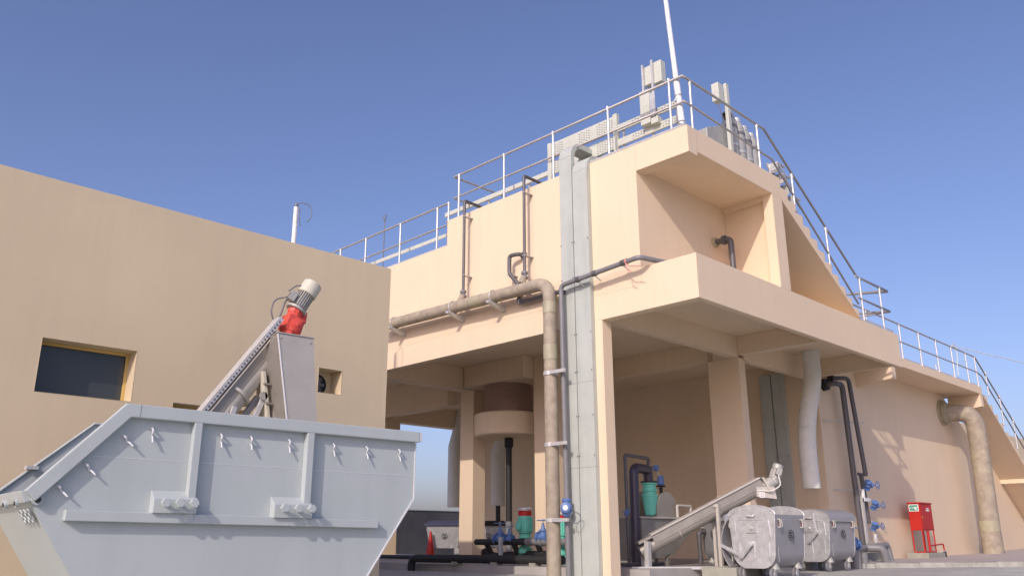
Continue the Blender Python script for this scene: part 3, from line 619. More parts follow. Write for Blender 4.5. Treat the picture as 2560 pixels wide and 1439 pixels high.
# ---------------------------------------------------------------- screw press stand (dark pipes, tank, inclined conveyor) under the balcony
PD = pipe_thing('feed_pipe', 'thick purple-black pipe arching up and over to the green filter behind the corner column', 'pipe',
   [(13.42, 10.2, .42), (13.45, 10.2, 2.2), (14.13, 10.35, 2.2), (14.13, 10.35, 1.9)], .095, PVCP, .16, 18)
PD2 = pipe_thing('vent_pipe', 'thin dark pipe frame standing just right of the corner column', 'pipe', [(13.13, 10.15, .36), (13.13, 10.15, 2.42), (14.1, 10.3, 2.42), (14.12, 10.35, 2.15)], .035, PVC, .06, 12)
obj('reducer', MB().lathe((14.13, 10.38, 2.06), (0, 0, 1), [(0, .07), (.05, .085), (.18, .085), (.22, .05)], 16), PVC, PD2); obj('riser', MB().tube([(14.26, 10.38, 1.92), (14.26, 10.38, 2.28)], .04, 12), PVCP, PD2)
obj('base', MB().tube([(12.9, 10.15, .4), (14.0, 10.0, .4)], .035, 10), PVC, PD2)
gate_valve('small blue valve on the thin pipe frame beside the corner column', (13.13, 10.15, 1.33), axis=(-.8, -.3, 0), s=.5)
GF = thing('green_filter', 'green cone-shaped filter housing sitting on the steel tank under the balcony', 'filter', (14.15, 10.35, 1.35))
obj('housing', MB().lathe((14.15, 10.35, 1.30), (0, 0, 1), [(0, .10), (.02, .115), (.36, .155), (.37, .165), (.41, .165), (.42, .13), (.46, .135), (.48, .155), (.51, .155), (.53, .13), (.60, .13), (.61, .16), (.64, .16)], 24), GREEN, GF)
obj('lid', MB().lathe((14.15, 10.35, 1.94), (0, 0, 1), [(0, .17), (.03, .17), (.035, .08)], 20), BLACK, GF)
TK = thing('steel_tank', 'dull stainless steel tank with half-round top plates behind the inclined conveyor', 'tank', (14.6, 10.4, .35))
obj('hopper', MB().prism([(13.5, 10.1, .45), (14.5, 10.1, .55), (15.45, 10.1, 1.15), (15.45, 10.1, 1.24), (13.5, 10.1, 1.24)], (0, .8, 0)), STAINB, TK)
obj('rim', MB().box(13.46, 15.5, 10.06, 10.94, 1.24, 1.27), STAIN, TK)
def half(x0, x1, h, y): 
    n = 12; c = (x0+x1)/2; r_ = (x1-x0)/2
    return MB().prism([(c+r_*math.cos(pi*k/n), y, 1.27+h*math.sin(pi*k/n)**.8) for k in range(n+1)], (0, .05, 0))
obj('end_plate', half(13.85, 14.75, .52, 10.62), STAINB, TK); obj('end_plate', half(14.15, 14.85, .50, 10.18), STAINB, TK)
obj('handle', MB().tube([(14.72, 10.1, 1.27), (14.72, 10.1, 1.5), (15.2, 10.1, 1.5), (15.2, 10.1, 1.27)], .03, 10, bend=.03), STAIN, TK)
obj('leg', MB().box(13.5, 13.56, 10.1, 10.16, .35, .5), STAINB, TK); obj('leg', MB().box(14.3, 14.36, 10.1, 10.16, .35, .56), STAINB, TK); obj('leg', MB().box(14.9, 14.96, 10.8, 10.86, .35, .82), STAINB, TK)
SW = thing('solenoid_valve', 'pair of small blue actuators on a dark elbow behind the green filter', 'valve', (14.9, 10.6, 1.3))
obj('elbow', MB().tube([(14.95, 10.62, 1.27), (14.95, 10.62, 1.60), (14.78, 10.55, 1.66)], .07, 12, bend=.08), PVC, SW); obj('stem', MB().cyl((14.9, 10.6, 1.62), (14.9, 10.6, 1.98), .035), BLACK, SW)
obj('flange', MB().cyl((14.9, 10.6, 1.9), (14.9, 10.6, 1.93), .1), BLACK, SW)
obj('actuator', MB().lathe((14.9, 10.6, 1.93), (0, 0, 1), [(0, .05), (.03, .075), (.17, .07), (.2, .05)], 14), BLUE, SW); obj('actuator', MB().lathe((14.78, 10.62, 2.22), (0, 0, 1), [(0, .035), (.03, .06), (.1, .07), (.12, .06)], 14), BLUE, SW); obj('link', MB().cyl((14.86, 10.6, 2.12), (14.8, 10.62, 2.24), .012, 8), STEEL, SW)

def conveyor():
    T = thing('inclined_conveyor', 'inclined steel screw conveyor with pale cover rising toward the open bin', 'conveyor', (13.0, 9.75, .35))
    A = Vector((12.95, 9.75, .62)); Bv = Vector((14.75, 8.12, 1.80)); d = (Bv-A); Ln = d.length; d.normalize()
    side = d.cross(Vector((0, 0, 1))).normalized(); upv = side.cross(d).normalized()
    if upv.z < 0: upv = -upv
    obj('tube', MB().tube([A, A+d*Ln], .115, 24), STAINB, T)
    # trough cheeks and cover
    for sgn in (-1, 1): 
        obj('trough_side', MB().bar(A+side*sgn*.125+upv*.09+d*.30, A+side*sgn*.125+upv*.09+d*(Ln-.06), .012, .15, upv), STAINB, T)
    obj('cover', MB().bar(A+upv*.19+d*.30, A+upv*.19+d*(Ln-.06), .32, .03, upv), STAIN, T)
    obj('lower_flange', MB().bar(A+upv*.165+d*.02, A+upv*.165+d*.30, .34, .05, upv), STAINB, T)
    for t in (.62, .30):
        p = A+d*Ln*t; obj('clamp', MB().torus(p, d, .125, .010, 24, 6), STAIN, T)
    E_ = A+d*Ln
    obj('end_flange', MB().bar(E_-d*.02, E_+d*.02, .32, .34, upv), STAIN, T)
    obj('chute', MB().prism([E_+side*.14+Vector((-.16, .14, -.02)), E_+side*.14+Vector((.10, -.09, -.02)), E_+side*.14+Vector((.12, -.11, -.24)), E_+side*.14+Vector((-.16, .14, -.20))], side*-.28), STAIN, T)
    lab = obj('warning_label', MB().bar(E_+side*.149+d*-.13+Vector((0, 0, -.16)), E_+side*.149+d*-.13+Vector((0, 0, -.06)), .004, .10, d), WHITE, T)
    obj('warning_symbol', MB().torus(E_+side*.153+d*-.13+Vector((0, 0, -.11)), side, .026, .004, 20, 6), RED, lab)
    g_ = obj('gearbox', MB().lathe(E_+d*.02, d, [(0, .10), (.05, .12), (.14, .11), (.18, .08)], 18), MOTG, T)
    m_ = MB(); q = E_+d*.20; ma = (d*.8+upv*.75).normalized()
    m_.lathe(q-ma*.08, ma, [(0, .07), (.04, .10), (.10, .10), (.12, .09), (.30, .09), (.32, .10), (.40, .10), (.42, .07)], 20)
    for k in range(14):
        a = 2*pi*k/14; n1 = ma.cross(Vector((0, 0, 1))).normalized(); n2 = ma.cross(n1)
        m_.bar(q+ma*.06+(n1*math.cos(a)+n2*math.sin(a))*.095, q+ma*.22+(n1*math.cos(a)+n2*math.sin(a))*.095, .01, .02)
    obj('motor', m_, MOTG, T); obj('terminal_box', MB().bar(q+ma*.12+side*.13, q+ma*.24+side*.13, .07, .1, upv), MOTG, T)
    obj('cable', MB().tube([q+ma*.12+side*.16, q+side*.24-upv*.1, E_+side*.2-upv*.12, E_-d*.2+side*.14], .012, 6, bend=.06), BAG, T)
    # legs
    for t, nm in ((.60, 'leg'),):
        p = A+d*Ln*t
        for sgn in (1, -1):
            q0 = p+side*sgn*.15; obj('leg', MB().box(q0.x-.03, q0.x+.03, q0.y-.03, q0.y+.03, .36, q0.z+.14), STAIN, T)
        obj('saddle', MB().bar(p+side*.17+upv*.12, p-side*.17+upv*.12, .06, .05), STAIN, T)
    q0 = A+d*.12
    for sgn in (1, -1):
        z_ = q0+side*sgn*.17; obj('leg', MB().box(z_.x-.045, z_.x+.045, z_.y-.045, z_.y+.045, .3, z_.z+.14), STEEL, T)
    obj('base_frame', MB().bar(A+side*.17+Vector((-.2, .1, -.27)), A+side*.17+d*Vector((1, 1, 0)).length*.0+Vector((1.25, -1.1, -.27)), .06, .05), STEEL, T)
    return T
conveyor()
pl = obj('concrete_plinth', MB().box(13.55, 14.45, 8.15, 8.85, .15, .37), PLINTH, bevel=.012); tag(pl, 'square concrete plinth under the upper leg of the inclined conveyor', 'plinth')
# small things under the conveyor
PS = pipe_thing('stub_pipe', 'short dark tee pipe standing on the floor beneath the inclined conveyor', 'pipe', [(15.3, 10.0, .36), (15.3, 10.0, .98), (16.0, 9.95, 1.02)], .05, PVC, .05, 12)
PS2 = pipe_thing('pipe_stand', 'low grey pipe stub with a wire beneath the inclined conveyor, right of the dark tee', 'pipe', [(15.7, 9.75, .36), (15.7, 9.75, .72)], .06, PVCG, 0, 12)
obj('wire', MB().tube([(15.7, 9.75, .72), (15.66, 9.75, .95), (15.6, 9.75, 1.1)], .006, 5), WIRE, PS2)

# ---------------------------------------------------------------- pipes on the shaded tank wall
yb = 8.95
P1_ = pipe_thing('riser_pipe', 'left and thicker dark riser pipe on the shaded tank wall', 'pipe', [(20.1, YW-.02, 4.53), (20.15, yb, 4.55), (20.58, yb, 4.56), (20.70, yb, .42)], .068, PVC, .14, 16)
obj('flange', MB().lathe((20.1, YW-.001, 4.53), (0, -1, 0), [(0, .15), (.05, .15), (.05, .11), (.1, .11), (.1, .14), (.13, .14)], 18), BLACK, P1_)
P2_ = pipe_thing('riser_pipe', 'right and slimmer dark riser pipe ending in blue valves on the tank wall', 'pipe', [(20.3, YW-.05, 4.72), (20.65, 8.8, 4.72), (20.99, 8.8, 2.35)], .055, PVC, .12, 16)
obj('flange', MB().lathe((20.25, 9.1, 4.72), (1, -.6, 0), [(0, .12), (.04, .12), (.04, .09)], 18), BLACK, P2_)
P3_ = pipe_thing('riser_pipe', 'thin dark pipe right of the valve stack low on the tank wall', 'pipe', [(21.15, 8.98, 2.35), (21.25, 8.98, 1.2)], .055, PVC, .1, 12)
obj('tee', MB().tube([(21.0, 8.98, 2.38), (21.45, 8.98, 2.38)], .04, 10), PVC, P3_)
for x0, x1, z in ((19.75, 20.95, 3.62), (20.45, 21.5, 3.66), (19.9, 20.95, 1.98)):
    s_ = obj('pipe_bracket', MB().tube([(x0+.1, YW-.03, z), (x1, 8.9, z+.02)], .014, 6), STEEL); tag(s_, {3.62: 'long thin steel bracket arm crossing behind both dark risers', 3.66: 'upper short steel bracket arm on the right dark riser', 1.98: 'lower long steel bracket arm beside the topmost blue valve'}[z], 'bracket')
gate_valve('topmost blue valve with handwheel at the foot of the slimmer dark riser', (20.97, 8.78, 2.10), axis=(.75, -.66, 0), s=.85, group='blue valves on the tank wall')
gate_valve('middle blue valve with handwheel on the tank wall above the bent grey pipes', (21.22, 8.78, 1.63), axis=(.75, -.66, 0), s=.78, group='blue valves on the tank wall')
gate_valve('lowest blue valve with handwheel on the tank wall above the bent grey pipes', (21.15, 8.82, 1.13), axis=(.75, -.66, 0), s=.72, group='blue valves on the tank wall')
gate_valve('blue valve with upright handwheel between the second bin and the dark risers', (19.05, 8.45, .72), axis=(0, 0, 1), s=1.2, group='blue valves on the tank wall')
VS = thing('valve_stand', 'pale grey strut post carrying the blue valves beside the dark risers', 'bracket', (20.9, 8.95, .4))
obj('strut', MB().box(20.83, 20.91, 8.88, 8.95, .4, 2.0), STEEL, VS); obj('bracket', MB().box(20.80, 21.2, 8.84, 8.87, 1.72, 1.80).box(20.80, 20.85, 8.82, 8.88, 1.72, 2.0), WHITE, VS)
obj('outlet', MB().lathe((21.15, 8.82, .95), (0, 0, -1), [(0, .05), (.1, .05), (.12, .07), (.2, .06)], 12), STEEL, VS)
DV = pipe_thing('drain_manifold', 'grey drain pipe manifold bending down onto the pavement below the risers', 'pipe', [(19.3, 8.6, .60), (19.9, 8.65, .63), (21.55, 8.72, .70), (21.58, 8.68, .33)], .07, PVCG, .12, 16)
obj('branch', MB().tube([(20.2, 8.66, .64), (20.35, 8.35, .64), (20.4, 8.3, .28)], .095, 16, bend=.12), PVCG, DV)
obj('branch', MB().tube([(20.3, 8.9, .55), (20.6, 8.75, .32)], .08, 14), PVCG, DV)
pb = obj('pipe_plinth', MB().box(19.75, 21.3, 8.78, 9.2, .2, .52), PLINTH, bevel=.012); tag(pb, 'low concrete plinth against the wall behind the grey drain manifold', 'plinth')
SP = thing('service_pipe', 'thick short grey pipe stub standing beside the rear wheel of the second bin', 'pipe', (19.0, 8.3, .2))
obj('run', MB().cyl((19.0, 8.42, .15), (19.0, 8.42, .60), .12, 18).cyl((19.4, 8.4, .15), (19.4, 8.4, .55), .085, 16), PVCG, SP)

# big fibreglass pipe far right
BP = pipe_thing('fibreglass_pipe', 'huge mottled fibreglass pipe bending from the tank wall down to the pavement at right', 'pipe', [(28.33, YW+.05, 4.66), (28.75, 8.42, 4.62), (28.86, 8.45, 3.6), (28.8, 8.5, .30)], .27, GRP, .5, 28)
obj('wall_flange', MB().lathe((28.33, YW-.001, 4.66), (0, -1, 0), [(0, .40), (.07, .40), (.07, .34), (.14, .36), (.14, .31), (.2, .31)], 28), GRPY, BP)
obj('resin_band', MB().lathe((28.8, 8.5, 1.05), (0, 0, 1), [(0, .285), (.3, .285)], 28), GRPY, BP)
obj('lower_sleeve', MB().lathe((28.8, 8.5, .33), (0, 0, 1), [(0, .292), (.72, .288)], 28), GRP, BP)

# fire cabinet
FC = thing('fire_hose_cabinet', 'red fire hose cabinet with green sign on red legs by the tank wall', 'fire cabinet', (24.45, 8.7, .37))
obj('body', MB().box(24.20, 25.05, 8.68, 8.98, 1.05, 1.74), RED, FC, bevel=.006)
obj('door', MB().box(24.24, 25.01, 8.668, 8.679, 1.08, 1.71), RED, FC, bevel=.003)
obj('hood', MB().box(24.17, 25.07, 8.66, 9.0, 1.741, 1.775), RED, FC, bevel=.004)
sg = obj('sign', MB().box(24.186, 24.199, 8.705, 8.955, 1.54, 1.72), WHITE, FC)
obj('sign_panel', MB().box(24.182, 24.187, 8.725, 8.935, 1.56, 1.70), GSIGN, sg)
pc = MB().torus((24.180, 8.87, 1.63), (1, 0, 0), .032, .006, 18, 6); pc.box(24.178, 24.181, 8.75, 8.80, 1.58, 1.66).box(24.178, 24.181, 8.80, 8.84, 1.62, 1.64)
obj('pictogram', pc, WHITE, sg)
lt = MB()
for r_, (xa, n_) in enumerate(((24.62, 6), (24.58, 8))):
    for k in range(n_): lt.box(xa+k*.032, xa+k*.032+.022, 8.664, 8.667, 1.60-r_*.05, 1.63-r_*.05)
obj('lettering', lt, WHITE, FC)
obj('latch', MB().box(24.26, 24.29, 8.655, 8.668, 1.36, 1.42), BRASS, FC)
for (x, y) in ((24.22, 8.70), (25.02, 8.70), (24.22, 8.96), (25.02, 8.96)):
    obj('leg', MB().tube([(x, y, .50), (x, y, 1.05)], .018, 8), RED, FC)
obj('base_frame', MB().tube([(24.22, 8.96, .50), (24.22, 8.70, .50), (25.02, 8.70, .50)], .018, 8, bend=.02).tube([(24.6, 8.70, .5), (24.6, 8.70, 1.06)], .035, 10), RED, FC)
obj('supply_pipe', MB().tube([(24.6, 8.68, .66), (25.55, 8.68, .70), (25.58, 8.68, .52)], .02, 10, bend=.05), RED, FC)
hv = obj('hydrant_valve', MB().cyl((25.58, 8.68, .36), (25.58, 8.68, .50), .045, 12), BLACK, FC); obj('valve_handle', MB().bar((25.46, 8.68, .52), (25.70, 8.68, .52), .03, .03), STEEL, hv)
cp = obj('concrete_plinth', MB().box(23.70, 24.90, 8.55, 9.1, .3, .485), PLINTH, bevel=.012); tag(cp, 'low concrete plinth under the red fire hose cabinet', 'plinth')
FC.location.x -= .33
st = MB()
st.lathe((21.95, 8.9, .35), (0, 0, 1), [(0, .05), (.03, .04), (.05, .01)], 8); s_ = obj('stone', st, CONC); tag(s_, 'small dark stone on the pavement right of the grey drain pipes', 'stone')
WR = thing('overhead_wire', 'thin pale overhead wire leaving the walkway railing toward the right edge', 'wire', (27.3, 8.35, 6.4))
obj('strand', MB().tube([(27.2, 8.3, 6.5), (30, 7.6, 6.42), (34, 6.6, 6.22), (40, 5.2, 5.95)], .012, 6), BAG, WR); obj('loop', MB().tube([(27.2, 8.28, 6.5), (27.45, 8.28, 6.6), (27.6, 8.28, 6.3), (27.45, 8.28, 5.9), (27.4, 8.28, 5.6)], .012, 6), BAG, WR)

# ---------------------------------------------------------------- wheeled bins
def bin_profile(n=10):
    """body cross-section (y,z): open top, rounded bottom"""
    w_ = .45; zb = .19; pts = [(-w_, 1.08)]
    r_ = .26
    for k in range(n+1):
        t = pi+pi/2*k/n; pts.append((-w_+.05+r_+r_*math.cos(t), zb+r_+r_*math.sin(t)))
    for k in range(n+1):
        t = 3*pi/2+pi/2*k/n; pts.append((w_-.05-r_+r_*math.cos(t), zb+r_+r_*math.sin(t)))
    pts.append((w_, 1.08)); return pts
def dome(n=16, w_=.45, z0=1.08, h=.16):
    return [(w_*math.cos(pi*k/n), z0+h*math.sin(pi*k/n)) for k in range(n+1)]
def wheelie(label, loc, rz, lid_open):
    T = thing('waste_bin', label, 'waste bin', loc, rz, 'galvanised wheeled bins by the tank wall'); Lh = .50
    pr = bin_profile()
    shell = MB(); inn = [(y*.975, z+.012 if z < .9 else z) for y, z in pr]
    ring = pr+inn[::-1]; shell.strip([(-Lh, y, z) for y, z in pr], [(-Lh, y, z) for y, z in inn], (2*Lh, 0, 0)); obj('body', shell, GALVD, T, local=True)
    for sgn in (-1, 1):
        poly = pr+dome()[1:-1]
        ep = obj('end_plate', MB().prism([(sgn*Lh, y*1.02, z) for y, z in poly], (sgn*.02, 0, 0)), GALV, T, bevel=.006, local=True)
        rim = MB(); dd = dome(); rim.tube([(sgn*(Lh+.012), y*1.02, z) for y, z in dd], .014, 8); obj('rim', rim, GALV, ep, local=True)
        x = sgn*(Lh+.02); e = sgn*.012
        rb = MB()
        for y0 in (-.30, -.02, .26): rb.tube([(x+e*.3, y0, .36), (x+e*.3, y0*1.03, .62)], .012, 8)
        rb.tube([(x, .33, .98), (x, .33, .80)], .012, 8); rb.tube([(x, -.33, .98), (x, -.35, .72)], .012, 8); rb.tube([(x, -.28, 1.0), (x, .28, 1.0)], .009, 8)
        rb.box(min(x, x+e*1.6), max(x, x+e*1.6), -.10, .11, .78, .93); rb.tube([(x+e*2, -.07, 1.08), (x+e*3, -.06, 1.06), (x+e*3, .06, 1.06), (x+e*2, .07, 1.08)], .012, 8)
        obj('pressed_rib', rb, GALV, ep, local=True)
        obj('trunnion', MB().cyl((x, .02, .60), (x+sgn*.06, .02, .60), .045, 14), STEEL, ep, local=True)
        obj('lock', MB().lathe((x+e*1.6, 0, .86), (sgn, 0, 0), [(0, .03), (.03, .025)], 10), STEEL, ep, local=True)
        arm = MB(); xx = x+sgn*.06
        if lid_open: q = [(xx, .02, .60), (xx, .22, .40), (xx, .60, .57)]
        else: q = [(xx, .02, .60), (xx, -.16, .78), (xx, -.13, 1.16)]
        arm.bar(q[0], q[1], .09, .02, (1, 0, 0)).bar(q[0], q[1], .06, .045, (1, 0, 0)).bar(q[1], q[2], .06, .03, (1, 0, 0)).bar(q[1], q[2], .03, .05, (1, 0, 0)); arm.cyl(Vector(q[1])-Vector((sgn*.015, 0, 0)), Vector(q[1])+Vector((sgn*.018, 0, 0)), .05, 14)
        obj('lid_arm', arm, GALV, T, local=True)
    # lid: curved sheet
    lid = MB(); n_ = 14
    if not lid_open:
        o1 = [(.475*math.cos(pi*k/n_), 1.08+.175*math.sin(pi*k/n_)) for k in range(n_+1)]; i1 = [(.455*math.cos(pi*k/n_), 1.08+.163*math.sin(pi*k/n_)) for k in range(n_+1)]
        o1 = [(.475, .99)]+o1+[(-.475, .99)]; i1 = [(.457, .99)]+i1+[(-.457, .99)]
    else:
        c_ = (.02, .60); o1 = []; i1 = []
        for k in range(n_+1):
            t = R(62)-R(102)*k/n_; o1.append((c_[0]+.62*math.cos(t), c_[1]+.62*math.sin(t))); i1.append((c_[0]+.60*math.cos(t), c_[1]+.60*math.sin(t)))
    lid.strip([(-Lh-.03, y, z) for y, z in o1], [(-Lh-.03, y, z) for y, z in i1], (2*Lh+.06, 0, 0)); obj('lid', lid, GALVD, T, local=True)
    # handles + emblem on both long sides
    for sgn in (-1, 1):
        y = sgn*.452
        for x in (-.39, .39):
            obj('handle', MB().tube([(x-.05, y, 1.0), (x-.05, y+sgn*.05, 1.0), (x-.05, y+sgn*.05, .87), (x-.05, y, .87)], .011, 8, bend=.01).tube([(x-.05, y+sgn*.02, 1.0), (x+.05, y+sgn*.03, 1.0), (x+.05, y+sgn*.03, .87), (x-.05, y+sgn*.02, .87)], .011, 8, bend=.02), STAIN, T, local=True)
            obj('red_sticker', MB().box(x-.02, x+.015, y-.002, y+.002, .925, .945), RED, T, local=True)
        em = MB().torus((0, y+sgn*.001, .74), (0, 1, 0), .082, .006, 26, 6)
        em.tube([(.035, y+sgn*.003, .775), (-.01, y+sgn*.003, .79), (-.03, y+sgn*.003, .76), (.02, y+sgn*.003, .725), (.005, y+sgn*.003, .695), (-.04, y+sgn*.003, .705)], .007, 6, bend=.02); em.tube([(-.055, y+sgn*.003, .80), (.055, y+sgn*.003, .68)], .005, 6)
        obj('emblem', em, BLKP, T, local=True)
        obj('corner_edge', MB().box(-Lh+.002, -Lh+.03, y-.003*sgn-.002, y+.003*sgn+.004*sgn if sgn > 0 else y+.002, .30, .55), STAIN, T, local=True)
    for x in (-.38, .38):
        for y in (-.30, .30):
            br = obj('caster_bracket', MB().lathe((x, y, .32), (0, 0, -1), [(0, .03), (.06, .05), (.13, .085), (.14, .085)], 12).bar((x-.04, y+.03, .2), (x-.07, y+.03, .09), .012, .05).bar((x-.04, y-.03, .2), (x-.07, y-.03, .09), .012, .05), MOTG, T, local=True)
            wh = obj('wheel', MB().lathe((x-.07, y-.025, .10), (0, 1, 0), [(0, .07), (.004, .10), (.046, .10), (.05, .07)], 24), PVCG, br, local=True)
            obj('hub', MB().cyl((x-.07, y-.034, .10), (x-.07, y+.034, .10), .04, 14), STEEL, wh, local=True)
    return T
wheelie('nearer galvanised bin with its curved lid swung open and arm hanging down', (14.13, 7.80, .17), R(-1), True)
wheelie('farther galvanised bin with its domed lid closed, between the open bin and the tank wall', (17.75, 8.50, .2), R(-4), False)
wheelie('galvanised bin mostly hidden behind the upper leg of the inclined conveyor', (15.7, 9.45, .2), R(60), False)

def flat_bin(label, loc, rz, lidm):
    T = thing('rear_bin', label, 'waste bin', loc, rz, 'flat-lidded bins by the fence')
    b = MB(); w0, w1, d0, d1 = .36, .48, .30, .38; z0, z1 = .28, .86
    b.add([(-w0, -d0, z0), (w0, -d0, z0), (w0, d0, z0), (-w0, d0, z0), (-w1, -d1, z1), (w1, -d1, z1), (w1, d1, z1), (-w1, d1, z1)], [(0, 3, 2, 1), (4, 5, 6, 7), (0, 1, 5, 4), (1, 2, 6, 5), (2, 3, 7, 6), (3, 0, 4, 7)])
    obj('body', b, GALV, T, bevel=.02, local=True)
    b = MB(); b.add([(-.53, -.43, .86), (.53, -.43, .86), (.53, .43, .86), (-.53, .43, .86), (-.53, -.43, .90), (.53, -.43, .90), (.53, .43, .90), (-.53, .43, .90), (-.40, -.25, .99), (.40, -.25, .99), (.40, .43, .99), (-.40, .43, .99)],
          [(0, 3, 2, 1), (0, 1, 5, 4), (1, 2, 6, 5), (2, 3, 7, 6), (3, 0, 4, 7), (4, 5, 9, 8), (5, 6, 10, 9), (6, 7, 11, 10), (7, 4, 8, 11), (8, 9, 10, 11)])
    obj('lid', b, lidm, T, local=True)
    em = MB().torus((0, -.355, .6), (0, 1, -.12), .07, .007, 24, 6).tube([(.035, -.36, .64), (-.02, -.362, .645), (-.03, -.36, .61), (.03, -.352, .59), (.02, -.35, .56), (-.03, -.35, .56)], .008, 6, bend=.02)
    obj('emblem', em, BLKP, T, local=True)
    for x in (-.34, .34):
        for y in (-.25, .25):
            br = obj('caster_bracket', MB().box(x-.07, x+.07, y-.06, y+.06, .15, .285), GALV, T, local=True)
            obj('wheel', MB().lathe((x, y-.02, .08), (0, 1, 0), [(0, .055), (.005, .08), (.035, .08), (.04, .055)], 18), STEEL, br, local=True)
    return T
f0 = flat_bin('grey bin with blue flat lid beside a red cone in front of the dark fence', (15.0, 17.75, .35), R(-38), BLUELID)
f1 = flat_bin('grey bin with dark lid seen between the two rear columns', (16.15, 17.25, .35), R(-40), BLACK)
TC = thing('traffic_cone', 'faded red traffic cone squeezed against the blue-lidded bin', 'traffic cone', (14.42, 17.6, .35))
obj('cone', MB().lathe((14.42, 17.6, .37), (0, 0, 1), [(0, .13), (.68, .025), (.70, .0)], 20), RED, TC); obj('base', MB().box(14.24, 14.60, 17.42, 17.78, .352, .375), RED, TC)

# ---------------------------------------------------------------- skip
SK = thing('waste_skip', 'large grey steel skip with sloping ends filling the left foreground', 'skip', (2.636, 7.315, .2), R(-2.953))
def sk(name, mb, material=SKIP, parent=None, bevel=0): return obj(name, mb, material, parent or SK, bevel, local=True)
W = 1.40
side = [(-.632, .964), (-.615, 1.034), (0, 1.75), (2.985, 1.75), (2.985, 1.066), (2.27, .05), (-.03, .05)]
sk('near_side', MB().prism([(s, 0, z) for s, z in side], (0, .008, 0))); sk('far_side', MB().prism([(s, W-.008, z) for s, z in [(-.632, .964), (-.615, 1.02), (.16, 1.74), (2.985, 1.74), (2.985, 1.066), (2.27, .05), (-.03, .05)]], (0, .008, 0)))
sk('floor', MB().box(-.03, 2.27, .008, W-.008, .05, .06))
sk('sloped_end', MB().prism([(-.632, .008, .964), (-.03, .008, .05), (-.02, .008, .056), (-.61, .008, .97)], (0, W-.016, 0)))
sk('rear_end', MB().prism([(2.985, .008, 1.75), (2.985, .008, 1.066), (2.27, .008, .05), (2.26, .008, .06), (2.977, .008, 1.07), (2.977, .008, 1.75)], (0, W-.016, 0)))
for yy, nm in ((-.07, 'near_rim'), (W-.03, 'far_rim')):
    pts = [(-.66, yy+.05, .975), (0.0, yy+.05, 1.70), (3.05, yy+.05, 1.70)]
    m_ = MB(); t = .115
    # mitred rectangular tube following the edge
    def off(p, q): 
        d_ = Vector((q[0]-p[0], q[2]-p[2])).normalized(); return Vector((-d_.y, d_.x))
    pr = [(-.675, 1.02), (-.014, 1.757), (3.0, 1.757), (3.0, 1.645), (.035, 1.645), (-.59, .945)]
    if yy > 0: pr = [(-.675, 1.0), (.15, 1.757), (3.0, 1.757), (3.0, 1.735), (.15, 1.735), (-.655, .985)]
    m_.strip([(s, yy, z) for s, z in pr[:3]], [(s, yy, z) for s, z in pr[:2:-1]], (0, .06 if yy > 0 else .068, 0)); rim = sk(nm, m_, bevel=.008)
    if yy < 0:
        sk('rim_joint', MB().box(.100, .104, yy-.0015, yy, 1.65, 1.755), PVCG, rim); sk('end_cap', MB().box(3.0005, 3.035, yy+.004, yy+.063, 1.655, 1.75), SKIPW, rim)
sk('lip', MB().prism([(-.70, -.03, 1.02), (-.62, -.03, 1.03), (-.59, -.03, .95), (-.66, -.03, .93)], (0, W+.06, 0)), bevel=.006)
for y in (-.035, .34):
    l = sk('lug', MB().lathe((-.70, y+.03, .93), (-1, -.0, -.3), [(0, .034), (.02, .034)], 16), SKIP); sk('lug_hole', MB().lathe((-.72, y+.03, .924), (-1, 0, -.3), [(0, .018), (.004, .018)], 14), BLACK, l)
sk('lug', MB().lathe((-.575, -.001, .955), (0, -1, 0), [(0, .040), (.05, .040)], 16), SKIP); sk('lug_pin', MB().lathe((-.575, -.05, .955), (0, -1, 0), [(0, .024), (.012, .024)], 14), BLACK)
for i, (x0, x1) in enumerate(((.575, .645), (1.678, 1.752))):
    sk('rib', MB().prism([(x0, -.001, .80), (x1, -.001, .80), (x1, -.001, 1.645), (x0, -.001, 1.645)], (0, -.075, 0)), bevel=.005)
sb = MB().prism([(-.37, -.001, .80), (-.37, -.001, .885), (2.525, -.001, .838), (2.525, -.001, .762)], (0, -.07, 0)); sk('side_bar', sb, bevel=.006)
for x0, x1, za, zc, bolts in ((.285, .655, .858, 1.06, (.364, .481, .603)), (1.375, 1.765, .835, 1.04, (1.445, 1.585, 1.72))):
    bl = sk('lifting_block', MB().prism([(x0, -.001, za+.012), (x0, -.10, za+.012), (x0, -.10, zc-.075), (x0, -.001, zc)], (x1-x0, 0, 0)), bevel=.004)
    for x in bolts:
        z = (za+zc)/2-.005
        bo = sk('bolt', MB().lathe((x, -.10, z), (0, -1, 0), [(0, .018), (.055, .018), (.056, .040), (.085, .040), (.0855, .0)], 6, smooth=False), SKIP, bl)
for s_, z in ((.233, 1.522), (.842, 1.518), (1.129, 1.518), (1.513, 1.517), (1.994, 1.513), (2.378, 1.508), (2.775, 1.508)):
    sk('rope_hook', MB().tube([(s_, -.001, z+.06), (s_, -.045, z+.03), (s_, -.03, z), (s_+.012, -.005, z-.01), (s_+.004, -.035, z-.035), (s_+.004, -.05, z-.075)], .008, 8), SKIPW)
for s_, z in ((.026, 1.463), (-.239, 1.218), (-.422, 1.041)):
    a_ = Vector((.66, 0, -.75)); p = Vector((s_-.03, 0, z+.04)); k = lambda t, y: tuple(p+a_*t+Vector((0, y, 0)))
    sk('rope_hook', MB().tube([k(0, -.001), k(.03, -.045), k(.05, -.03), k(.07, -.006), k(.09, -.035), k(.13, -.05)], .008, 8), SKIPW)
sk('weld_seam', MB().bar((-.21, -.001, 1.314), (2.975, -.001, 1.293), .002, .005), SKIPW)
